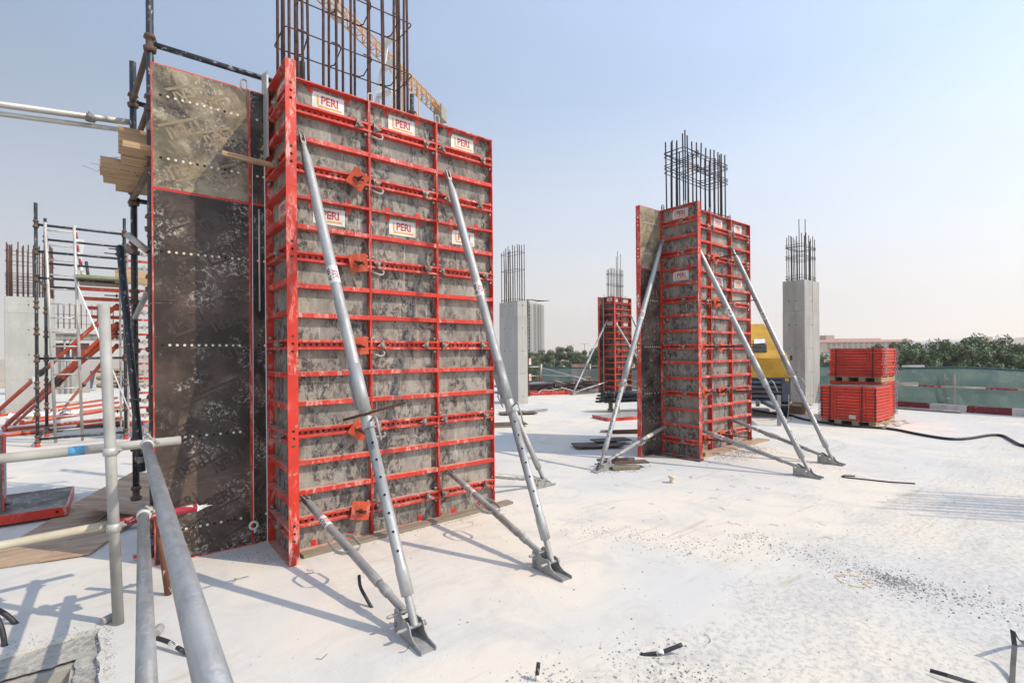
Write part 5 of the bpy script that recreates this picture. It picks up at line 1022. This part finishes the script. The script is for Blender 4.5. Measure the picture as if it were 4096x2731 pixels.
def lying_panel(label, x, y, rot, w, d, z=0.0, h=.085):
    o = thing('formwork_panel_lying', label, 'formwork', (x, y, z), rot, 'red framed panels lying on the slab')
    m = MB(); m.holed((0, 0, h/2), (0, 0, 1), (1, 0, 0), (0, -1, 0), h, w, .008, [w*.22, w*.27, w*.32, w*.72, w*.77, w*.82], .014, .028); m.build('edge_rail', RED, o); m = MB(); m.box((0, .001, 0), (.01, d, h)); m.build('end_rail', RED, o); m = MB(); m.box((w-.01, .001, 0), (w, d, h)); m.build('end_rail', RED, o); m = MB(); m.box((.0105, .001, h-.014), (w-.0105, d, h-.003)); m.build('panel_face', GALVD, o)
lying_panel('red edged panel lying flat left of the middle formwork', 9.30, 7.98, R(-16), 1.4, .75)
lying_panel('red edged panel lying flat at the foot of the far formwork', 15.3, 12.2, R(-18), 1.5, .9)
m = MB(); m.box((0, 0, 0), (.14, .1, .75)); tag(m.build('steel_angle_post', GALV2, None, (15.75, 11.6, 0)), 'grey steel upright standing before the far formwork', 'post')
# pile of black tubes
rr = random.Random(22)
for k in range(24):
    row, i = divmod(k, 6); pa = Vector((10.7 + .12*row*.3 + rr.uniform(-.25, .1), 9.55 - i*.085 - .04*(row % 2) + rr.uniform(-.02, .02), .30 + row*.075)); an = R(-28) + rr.uniform(-.09, .09); Ln = rr.uniform(1.7, 2.3)
    pb = pa + Vector((Ln*math.cos(an), Ln*math.sin(an), rr.uniform(-.02, .05)))
    o = pipe(f"black scaffold tube in {('the bottom','the second','the third','the top')[row]} row of the tube pile, {('first','second','third','fourth','fifth','sixth')[i]} from the back", pa, pb, .030, BLK, 'black tubes piled left of the middle formwork', 'piled_tube', 'tube'); m = MB(); m.lathe([(.1, .031), (.11, .043), (.15, .043), (.16, .031)], 10); m.build('cup', RUSTY, o)
for k, (x, y) in enumerate(((10.95, 9.2), (12.0, 8.7))): m = MB(); m.box((-.05, -.35, 0), (.05, .35, .06)); m.box((-.05, -.30, .06), (.05, -.22, .27)); m.box((-.05, .2, .06), (.05, .28, .27)); tag(m.build('pile_trestle', WOODG, None, (x, y, 0), R(-28)), ('left', 'right')[k] + ' bearer under the pile of black tubes', 'bearer')
# bundle of rods, loose boards
for k in range(12):
    a = Vector((7.9 + rr.uniform(-.08, .08), 7.0 - .035*k, .014 + .02*(k % 3))); b = a + Vector((1.7, -1.05 + rr.uniform(-.12, .12), 0)); m = MB(); m.tube(a, b, .010, 6); tag(m.build('loose_rod', REBAR), f"{ORD[k].replace('topmost','first')} rusty rod from the back in the bundle left of the middle formwork", 'rod', 'rusty rods lying in a bundle')
def board(label, c, u, half, z, th=.018, mat=DKPLY, tilt=0):
    u = Vector((*u, tilt)).normalized(); v = Vector((0, 0, 1)).cross(u).normalized(); m = MB(); m.obox((0, 0, 0), (u, v, u.cross(v)), (*half, th/2)); return tag(m.build('loose_board', mat, None, (*c, z)), label, 'board', 'loose boards on the slab')
board('brown film board lying left of the middle formwork', (6.62, 5.95), (.85, -.5), (.42, .20), .045); board('second brown board overlapping it nearer the middle formwork', (7.05, 6.0), (.9, -.35), (.35, .15), .075)
board('brown board beside the left foot plate of the middle formwork', (5.82, 4.60), (.86, -.5), (.26, .09), .075); board('narrow brown strip behind that foot plate', (5.72, 4.78), (.86, -.5), (.28, .03), .10, .03); board('split board under the left foot plate', (5.66, 4.56), (.86, -.5), (.20, .06), .03, .04, WOODG)
board('plank strip sticking out under the big formwork', (2.30, 4.33), (.999, .03), (1.12, .055), .014, .024, WOODG); board('brown board under the left face of the middle formwork', (6.92, 4.52), (.1, -1), (.38, .07), .012, .02); board('brown board under the front of the middle formwork', (8.35, 4.38), (1, .03), (1.2, .12), .012, .018, PLYW); board('small brown block at the near foot of the middle formwork', (7.35, 4.33), (1, .1), (.13, .08), .05, .06, PLYW)
board('board lying by the foot of the pale column', (7.05, 9.05), (.9, -.45), (.42, .20), .05); board('board lying behind the long prop near the pale column', (8.6, 10.6), (.9, -.45), (.5, .25), .04); board('small timber bearer under the lying board', (6.95, 8.85), (.9, -.45), (.35, .05), .02, .03, WOODG); board('plank lying behind the left prop of the far formwork', (14.9, 14.1), (1, -.2), (.6, .06), .04, .05, WOODG)
pipe('grey tube lying by the foot of the pale column', (8.3, 10.75, .06), (9.6, 10.5, .06), .035, GALV2, None, 'lying_tube', 'tube')
# rebar tied to the nearest long prop
pipe('rusty bar wired across the nearest long prop', ony_a, ony_b, .009, ROD, None, 'tied_bar', 'rebar') if False else None
pa = seen_d(1372, 1680, 3.22); pb = seen_d(1620, 1610, 3.42); pipe('rusty bar wired across the nearest long prop', pa, pb, .009, ROD, None, 'tied_bar', 'rebar')
# hooked bar, straps, steel knob, yellow ring
m = MB(); m.path([Vector(seen(3420, 1906)), Vector(seen(3376, 1904)), Vector(seen(3368, 1907)), Vector(seen(3378, 1911)), Vector(seen(3560, 1930)), Vector(seen(3660, 1936))], .009, 6); tag(m.build('hooked_bar', REBARD, None, (0, 0, .01)), 'thin dark hooked bar lying on the slab right of the foot plates', 'rebar')
def flat_strap(label, pts, w=.032):
    m = MB(); P = [Vector(p) for p in pts]; up = Vector((0, 0, 1)); L_, R_ = [], []
    for i, p in enumerate(P):
        t = (P[min(i+1, len(P)-1)] - P[max(i-1, 0)]).normalized(); s = t.cross(Vector((-.5, -.3, .8))).normalized()*(w/2); L_.append(p+s); R_.append(p-s)
    for i in range(len(P)-1): m.quad([L_[i], R_[i], R_[i+1], L_[i+1]])
    ob = m.build('packing_strap', BLACK); md = ob.modifiers.new('thick', 'SOLIDIFY'); md.thickness = .0015; return tag(ob, label, 'strap', 'cut straps on the slab')
flat_strap('black strap lying at the bottom right corner', [seen(3720, 2680, .02), seen(3790, 2700, .03), seen(3900, 2735, .02), seen(4000, 2760, .005)], .022)
flat_strap('black strap bent upright at the right edge', [seen(4048, 2735, .0), seen(4052, 2660, .04), seen(4058, 2580, .10), seen(4050, 2520, .16), seen(4066, 2545, .08), seen(4080, 2565, .03), seen(4120, 2572, .01)], .022)
o = thing('concrete_plug', 'small pale plastic plug standing on the slab before the middle formwork', 'plug', (5.53, 3.71, 0)); m = MB(); m.lathe([(0, .03), (.02, .032), (.025, .022), (.05, .03), (.068, .045), (.085, .045), (.09, .035)], 12); m.build('plug', CREAM, o)
m = MB(); q = []; c = seen(3415, 2320)
for k in range(36):
    a = 2*math.pi*k/36; r1, r2 = .085 + rj.uniform(-.008, .008), .115 + rj.uniform(-.012, .012); q.append(((c.x + r1*math.cos(a), c.y + r1*math.sin(a), .0035), (c.x + r2*math.cos(a), c.y + r2*math.sin(a), .0035)))
for k in [i for i in range(34) if i % 7 != 3 and i % 11 != 6]: m.quad([q[k][0], q[k][1], q[k+1][1], q[k+1][0]])
tag(m.build('spray_mark', plain('faded_yellow_spray', (0.66, 0.56, 0.40), .9, var=.2, scale=20)), 'faded yellow sprayed ring on the slab at the right', 'paint mark')
# loose wires and gravel
rr = random.Random(30); m = MB()
def pebble(x, y, s):
    n = len(m.v); a0 = rr.uniform(0, 6)
    for k in range(5): a = a0 + 2*math.pi*k/5; m.v.append((x + s*math.cos(a)*rr.uniform(.7, 1.3), y + s*math.sin(a)*rr.uniform(.7, 1.3), -.001))
    for k in range(3): a = a0 + .5 + 2*math.pi*k/3; m.v.append((x + s*.55*math.cos(a), y + s*.55*math.sin(a), s*rr.uniform(.35, 1.0)))
    for q in ((0,1,5),(1,2,6),(1,6,5),(2,3,6),(3,4,7),(3,7,6),(4,0,7),(0,5,7),(5,6,7)): m.f.append(tuple(n+i for i in q)); m.m.append(rr.choice((0,0,1))); m.s.append(False)
def scatter(n, pts, sd, s0, s1):
    for k in range(n):
        i = rr.randrange(len(pts)-1); t = rr.random(); p = pts[i].lerp(pts[i+1], t); pebble(p.x + rr.gauss(0, sd), p.y + rr.gauss(0, sd), s0 + (s1-s0)*rr.random()**3)
G2 = lambda px, py: Vector(seen(px, py))
scatter(1300, [G2(2950, 2150), G2(3180, 2200), G2(3400, 2270), G2(3570, 2330), G2(3800, 2390), G2(4096, 2440)], .15, .003, .0095); scatter(800, [G2(3480, 2300), G2(3650, 2345)], .085, .0025, .009); scatter(600, [G2(2250, 2090), G2(2500, 2150), G2(2750, 2190), G2(3000, 2200)], .17, .003, .009)
scatter(1600, [Vector((7.45, 4.12, 0)), Vector((8.1, 4.1, 0)), Vector((8.7, 4.15, 0))], .18, .004, .012); scatter(300, [Vector((1.35, 4.28, 0)), Vector((3.3, 4.28, 0))], .06, .003, .009); scatter(60, [Vector((2.05, 4.40, .03)), Vector((2.5, 4.40, .03))], .02, .006, .02)
scatter(500, [Vector((2.2, 1.75, 0)), Vector((2.3, 1.2, 0))], .14, .003, .010); scatter(400, [Vector((1.62, 1.9, 0)), Vector((1.7, 1.7, 0))], .10, .003, .009); scatter(350, [Vector((5.3, 4.72, 0)), Vector((5.8, 4.5, 0))], .10, .004, .014)
scatter(420, [Vector((-.06, 3.95, 0)), Vector((-.05, 3.2, 0))], .02, .002, .006); scatter(500, [Vector((-1.0, 4.03, 0)), Vector((-.1, 4.0, 0))], .06, .002, .006); scatter(900, [Vector((1.2, 3.0, 0)), Vector((6.5, 1.5, 0)), Vector((9, 4.5, 0)), Vector((4, 6, 0))], 1.3, .003, .009); scatter(260, [Vector((.7, 4.75, 0)), Vector((1.1, 4.3, 0))], .05, .003, .008)
tag(m.build('gravel', [plain('stone_chip', (0.34, 0.33, 0.31), .9, var=.3), plain('mortar_chip', (0.48, 0.455, 0.42), .9, var=.2)]), 'grey stone chips scattered over the slab', 'gravel', kind='stuff')
m = MB(); m2 = []
for k in range(46):
    x, y = rr.uniform(.4, 7), rr.uniform(1.3, 5); a = rr.uniform(0, 6); pts = [(x + .02*i*math.cos(a + .35*i*rr.uniform(.3, 1)), y + .02*i*math.sin(a + .35*i), .003 + .004*(i % 2)) for i in range(5)]; m.path(pts, .0014, 4)
tag(m.build('wire_clippings', REBARD), 'thin wire clippings scattered over the slab', 'wire', kind='stuff')

# ---------------------------------------------------------------- white ladder and crane behind the near cage
o = thing('white_ladder', 'white stepladder standing behind the rebar of the nearest column', 'ladder', (2.5, 5.7, 3.3))
ra, rb_, rc, rd = (Vector(seen_d(*p)) - Vector((2.5, 5.7, 3.3)) for p in ((1502, 470, 6.0), (1546, 163, 6.05), (1562, 480, 5.85), (1594, 120, 5.9)))
for a, b in ((ra - (rb_-ra)*.9, rb_), (rc - (rd-rc)*.9, rd)): m = MB(); t = (b-a).normalized(); m.obox((a+b)/2, (t, Vector((.75, -.66, 0)), t.cross(Vector((.75, -.66, 0)))), ((b-a).length/2, .030, .012)); m.build('side_rail', WHITE, o)
for k in range(6): f = -.75 + k*.34; m = MB(); a, b = ra.lerp(rb_, f), rc.lerp(rd, f+.05); t = (b-a).normalized(); m.obox((a+b)/2, (t, (0, 0, 1), t.cross(Vector((0, 0, 1)))), ((b-a).length/2, .018, .03)); m.build('tread', WHITE, o)
CRY = plain('crane_yellow', (0.60, 0.29, 0.055), .55, var=.12)
HJ = 42.0; far = EYE + (fwd + cright*((1752-2048)/FPX) - cup*((452-1365.5-SHPX)/FPX))*84.0; jd = Vector((math.sin(R(57.3)), math.cos(R(57.3)), 0)); sd_ = Vector((jd.y, -jd.x, 0))
o = thing('tower_crane', 'yellow lattice tower crane seen behind the near rebar', 'crane', tuple(far)); hh, ww, st, nb_ = 1.7, 1.25, 1.55, 33
chord = lambda y, z: MB().tube(sd_*y + Vector((0, 0, z)), sd_*y + Vector((0, 0, z)) - jd*(st*nb_), .10, 6)
for y, z in ((-ww/2, 0), (ww/2, 0), (0, hh)): chord(y, z).build('chord', CRY, o)
for k in range(nb_):
    m = MB(); x0 = -jd*(st*k); x1 = -jd*(st*(k+.5)); x2 = -jd*(st*(k+1)); tp = Vector((0, 0, hh))
    for s in (-1, 1): m.tube(x0 + sd_*s*ww/2, x1 + tp, .065, 5); m.tube(x1 + tp, x2 + sd_*s*ww/2, .065, 5)
    m.tube(x0 - sd_*ww/2, x0 + sd_*ww/2, .06, 5); m.tube(x0 - sd_*ww/2, x2 + sd_*ww/2, .055, 5); m.build('lattice_bay', CRY, o)
m = MB(); c = jd*.9; m.obox(c + Vector((0, 0, .2)), (jd, sd_, (0, 0, 1)), (1.1, .75, 1.15)); m.build('counterweight', CONCR, o)
for k in range(3): m = MB(); m.obox(c + sd_*.78 + jd*(-.7+.7*k) + Vector((0, 0, .2)), (jd, sd_, (0, 0, 1)), (.08, .03, 1.1)); m.build('counterweight_frame', ALU, o)
m = MB(); m.obox(-jd*26 + Vector((0, 0, -.3)), (jd, sd_, (0, 0, 1)), (.7, .5, .35)); m.build('trolley', ALU, o); m = MB(); m.obox(-jd*.6 + Vector((0, 0, 1.0)), (jd, sd_, (0, 0, 1)), (1.0, .5, .12)); m.build('winch_deck', CRY, o)
mx = -jd*9.0; m = MB()
for a in (-.9, .9):
    for b in (-.9, .9): m.tube(mx + jd*a + sd_*b, mx + jd*a + sd_*b + Vector((0, 0, -far.z - 5)), .09, 6)
m.build('mast', CRY, o)

# ---------------------------------------------------------------- trees
LEAFM = []
for nm, c1, c2 in (('leaf_green', (0.075, 0.120, 0.042), (0.160, 0.215, 0.085)), ('leaf_olive', (0.095, 0.115, 0.052), (0.175, 0.195, 0.095)), ('leaf_deep', (0.055, 0.095, 0.040), (0.120, 0.170, 0.070))):
    m_, t_, b_ = nt(nm); g_ = noise(t_, coords(t_), 3.0, 4); t_.links.new(mix(t_, ramp(t_, g_, .35, .65), c1, c2), b_.inputs['Base Color']); b_.inputs['Roughness'].default_value = .55; LEAFM.append(m_)
BARK = plain('bark', (0.16, 0.12, 0.085), .9, var=.3)
def tree_meshes(seed, h, w, leaf, n_clump, per, mat, squat=.5):
    rr = random.Random(seed); v, f = [], []
    cl = []
    for k in range(n_clump):
        while True:
            x, y, z = rr.uniform(-1, 1), rr.uniform(-1, 1), rr.uniform(-1, 1)
            if .12 < x*x + y*y + z*z < 1: break
        top = (1 - .5*max(0, z)**1.5); cl.append((x*w/2*top, y*w/2*top, h*squat + z*h*(1-squat)*.97, rr.uniform(.26, .52)*w/4))
    for cx, cy, cz, cr in cl:
        for i in range(per):
            d = Vector((rr.gauss(0, 1), rr.gauss(0, 1), rr.gauss(0, 1)*.8)).normalized()*cr*(rr.random()**.35); p = Vector((cx, cy, cz)) + d
            nrm = (d.normalized()*.7 + Vector((rr.gauss(0, .5), rr.gauss(0, .5), rr.gauss(.35, .5)))).normalized(); u = nrm.orthogonal().normalized(); u = Quaternion(nrm, rr.uniform(0, 6.3)) @ u; q = nrm.cross(u); s = leaf*rr.uniform(.6, 1.3); b = len(v)
            v += [tuple(p - u*s), tuple(p + q*s*.5), tuple(p + u*s), tuple(p - q*s*.5)]; f.append((b, b+1, b+2, b+3))
    me = bpy.data.meshes.new('crown'); me.from_pydata(v, [], f); me.materials.append(mat); me.update()
    t = MB(); t.path([(0, 0, 0), (.05, .03, h*.25), (-.04, .05, h*.5), (.02, 0, h*.8)], .2, 8, radii=[.22, .16, .11, .03])
    for k in range(7):
        cx, cy, cz, _ = cl[k*3]; z0 = h*rr.uniform(.2, .55); t.path([(0, 0, z0), (cx*.5, cy*.5, (z0+cz)/2 + .2), (cx*.9, cy*.9, cz)], .05, 6, radii=[.08, .05, .015])
    return me, t.mesh('trunk', [BARK])
TV = [tree_meshes(41, 7.6, 4.6, .095, 62, 330, LEAFM[0], .53), tree_meshes(42, 7.2, 5.0, .095, 66, 320, LEAFM[2], .53), tree_meshes(43, 7.8, 4.2, .09, 60, 330, LEAFM[1], .53), tree_meshes(44, 7.0, 4.8, .095, 62, 330, LEAFM[0], .53)]
TREES = []
def tree(label, px, dist, top_py, var, sc=1.0, group='trees beyond the slab'):
    """tree on the ground below, its top at the height the photograph shows"""
    d = fwd + cright*((px-2048)/FPX); p = EYE + d*dist; ztop = EYE.z + (1414-top_py)/FPX*dist; s = (ztop + 5.0)/[7.6, 7.2, 7.8, 7.0][var]
    o = thing('tree', label, 'tree', (p.x, p.y, -5.0), random.uniform(0, 6), group); c, t = TV[var]; a = link('crown', c, o); b = link('trunk', t, o)
    for q in (a, b): q.scale = (s*sc, s*sc, s)
    return o
for k, (px, dist, top, var, sc) in enumerate(((2108, 120, 1398, 1, 1.6), (2165, 105, 1400, 1, 1.5), (2195, 62, 1392, 2, 1.05), (2232, 66, 1380, 2, 1.0), (2270, 64, 1377, 2, 1.0), (2312, 70, 1408, 1, 1.0), (2330, 60, 1403, 0, 1.0), (2365, 66, 1412, 1, 1.0), (2392, 58, 1392, 0, 1.0), (2428, 60, 1360, 0, 1.05), (2530, 60, 1395, 0, 1.0), (2575, 75, 1400, 1, 1.2), (2150, 58, 1440, 0, .8), (2120, 75, 1425, 1, 1.0))):
    lb = ('dark tree at the foot of the tower, far left', 'dark tree at the foot of the tower, its right-hand neighbour', 'olive tree right of the tower', 'bushy olive tree, second right of the tower', 'tall olive tree midway between tower and far formwork', 'low dark tree under the first street lamp', 'green tree between the two street lamps', 'low dark tree under the second street lamp', 'green tree left of the far formwork', 'tallest green tree directly behind the far formwork', 'green tree right of the far formwork', 'dark tree glimpsed beside the middle formwork', 'small green tree beside the pale column', 'dark tree behind the thin cage')[k]
    tree(lb, px, dist, top, var, sc)
names = ['first', 'second', 'third', 'fourth', 'fifth', 'sixth', 'seventh', 'eighth', 'ninth', 'tenth', 'eleventh', 'twelfth', 'thirteenth', 'fourteenth', 'fifteenth', 'sixteenth', 'seventeenth']
for k, (px, dist, top, var, sc) in enumerate(((3300, 40, 1425, 1, .8), (3360, 44, 1432, 1, .8), (3420, 40, 1440, 1, .8), (3505, 36, 1388, 0, .85), (3565, 34, 1378, 3, .85), (3615, 36, 1376, 1, .8), (3660, 33, 1392, 0, .8), (3695, 35, 1380, 3, .8), (3745, 34, 1376, 1, .85), (3800, 33, 1372, 0, .85), (3850, 35, 1365, 3, .8), (3900, 33, 1357, 1, .85), (3950, 34, 1385, 0, .8), (3990, 33, 1378, 3, .8), (4020, 35, 1362, 1, .85), (4070, 34, 1390, 0, .85), (4130, 33, 1380, 3, .9))):
    tree(f'{names[k]} tree from the left in the green row behind the right-hand net', px, dist, top, var, sc, 'row of trees behind the right-hand net')

# ---------------------------------------------------------------- far buildings and lamps
TOW = plain('tower_cream', (0.60, 0.53, 0.43), .8, var=.05, bmp=0); TOWW = plain('tower_white', (0.68, 0.62, 0.54), .8, var=.05, bmp=0); GLASS = plain('far_window', (0.27, 0.265, 0.26), .3, bmp=0); ROOFP = plain('pink_roof', (0.46, 0.23, 0.17), .8, bmp=0); BEIGE = plain('beige_wall', (0.56, 0.46, 0.36), .85, var=.06, bmp=0)
def far_thing(name, label, px, dist, cat):
    d = fwd + cright*((px-2048)/FPX); p = EYE + d*dist; return thing(name, label, cat, (p.x, p.y, -5.0), -YAW, None)
D_ = 360; o = far_thing('tower_block', 'tall cream tower block on the horizon behind the pale column', 2141, D_, 'building'); W_ = 74/FPX*D_; H_ = 5 + 1.66 + (1414-1216)/FPX*D_
m = MB(); m.box((-W_/2, 0, 0), (W_*.22, 14, H_)); m.build('wall', TOWW, o); m = MB(); m.box((W_*.222, -.9, 0), (W_/2, 13, H_-.8)); m.build('end_wing', TOW, o); m = MB(); m.box((-W_*.3, 2, H_), (W_*.15, 10, H_+1.8)); m.build('roof_plant', TOWW, o)
for x in (-W_*.17, W_*.1): m = MB(); m.box((x-.35, -.5, 0), (x+.35, -.002, H_+.5)); m.build('pilaster', TOW, o)
wm = MB(); wm.box((-.55, -.12, 0), (.55, -.01, 1.0)); wm = wm.mesh('window', [GLASS]); bm_ = MB(); bm_.box((-.9, -1.5, 0), (.9, -.91, .35)); bm_ = bm_.mesh('balcony', [TOWW])
nf = 27; fh = H_/nf
for k in range(5, nf):
    for x in (-W_*.42, -W_*.30, -W_*.05, W_*.0, W_*.17): link('window', wm, o, (x, 0, k*fh + .5))
    link('window', wm, o, (W_*.29, -.9, k*fh+.5)); link('balcony', bm_, o, (W_*.43, 0, k*fh))
D_ = 210; o = far_thing('apartment_building', 'long beige building with pink roof on the right horizon', 3480, D_, 'building'); s_ = D_/FPX
Z = lambda py: 6.66 + (1414-py)*s_
X = lambda px: (px-3480)*s_
def bx(name, px0, px1, py0, py1, y0, y1, mat, par=None): m = MB(); m.box((X(px0), y0, max(0, Z(py1)) if py1 < 1600 else 0), (X(px1), y1, Z(py0))); return m.build(name, mat, par or o)
bx('wall', 3230, 3345, 1378, 1700, -3, 10, BEIGE); bx('long_wall', 3345.5, 3640, 1380, 1700, 0, 12, BEIGE); bx('stair_tower', 3311, 3344, 1350, 1371, 1, 8, BEIGE); bx('upper_storey', 3345, 3545, 1364, 1371, 3, 10, BEIGE)
for a, b, y0, y1 in ((3225, 3350, -4, 11), (3346, 3665, -1, 13)):
    m = hull(MB(), (X(a), y0, X(b), y1, Z(1379)), (X(a)+2, y0+3, X(b)-3, y1-3, Z(1369))); m.build('roof', ROOFP, o)
wm2 = MB(); wm2.box((-.7, -.1, 0), (.7, -.01, 1.15)); wm2 = wm2.mesh('window', [GLASS])
for py in (1394, 1408, 1423, 1438):
    for px in (3297, 3318, 3338): link('window', wm2, o, (X(px), -3, Z(py)))
for py in (1390, 1404):
    for k in range(13): link('window', wm2, o, (X(3357 + k*22), 0, Z(py)))
o = far_thing('vaulted_hall', 'pale vaulted hall roofs at the far right horizon', 3990, 230, 'building'); s_ = 230/FPX
for x0, x1, zc in ((3850, 4010, 1368), (4010, 4200, 1364)):
    m = MB(); n = 14; R_ = (x1-x0)*s_/2; c = ((x0+x1)/2 - 3990)*s_; zt_ = 6.66 + (1414-zc)*s_; pr = [(c + R_*math.cos(math.pi*k/n), zt_ - 4.5 + 4.5*math.sin(math.pi*k/n)) for k in range(n+1)] + [(c-R_, 0), (c+R_, 0)]
    m.prism(pr, (0, 0, 0), (1, 0, 0), (0, 0, 1), (0, 30, 0)); m.build('vault', TOWW, o)
m = MB(); m.box(((3915-3990)*s_, -2, 0), ((3955-3990)*s_, 6, 6.66 + (1414-1362)*s_)); m.build('plant_room', BEIGE, o)
o = far_thing('distant_block', 'tiny grey block on the horizon between compressor and column', 3156, 500, 'building'); m = MB(); m.box((-3, 0, 0), (3, 6, 6.66 + (1414-1403)*500/FPX)); m.build('wall', TOWW, o); m = MB(); m.box((-4.5, 1, 0), (-3.1, 6, 6.66 + (1414-1409)*500/FPX)); m.build('annex', TOWW, o)
for px, tp, lb in ((2279, 1383, 'left street lamp above the trees'), (2339, 1377, 'right street lamp above the trees')):
    o = far_thing('street_lamp', lb, px, 110, 'street lamp'); zt_ = 6.66 + (1414-tp)*110/FPX; m = MB(); m.tube((0, 0, 0), (0, 0, zt_), .09, 6); m.build('pole', GALVD, o)
    for s in (-1, 1): m = MB(); m.obox((s*.45, 0, zt_), ((1, 0, .12*s), (0, 1, 0), (0, 0, 1)), (.48, .1, .05)); m.build('lamp_head', ALU, o)
m = MB(); m.box((-.7, 0, 0), (.7, .3, 5.78)); o = tag(m.build('boundary_wall', plain('pink_stone_wall', (0.36, 0.22, 0.19), .9, var=.3, scale=6), None, tuple(EYE + (fwd + cright*((2320-2048)/FPX))*42 - Vector((0, 0, EYE.z + 5))), -YAW), 'pinkish wall top showing above the far net', 'wall')

# ---------------------------------------------------------------- dusty air over the site
HZ = bpy.data.materials.new('dusty_air'); HZ.use_nodes = True; ht_ = HZ.node_tree; ht_.nodes.clear()
ho = ht_.nodes.new('ShaderNodeOutputMaterial'); hv = ht_.nodes.new('ShaderNodeVolumePrincipled'); hv.inputs['Color'].default_value = (0.98, 0.94, 0.90, 1); hv.inputs['Density'].default_value = 0.0008; hv.inputs['Anisotropy'].default_value = 0.2
ht_.links.new(hv.outputs[0], ho.inputs['Volume'])
m = MB(); m.box((-700, -700, -6), (700, 700, 66)); hz = m.build('haze', HZ); hz['kind'] = 'stuff'; hz['label'] = 'thin dusty haze over the whole site'; hz['category'] = 'haze'
scene.cycles.volume_bounces = 0
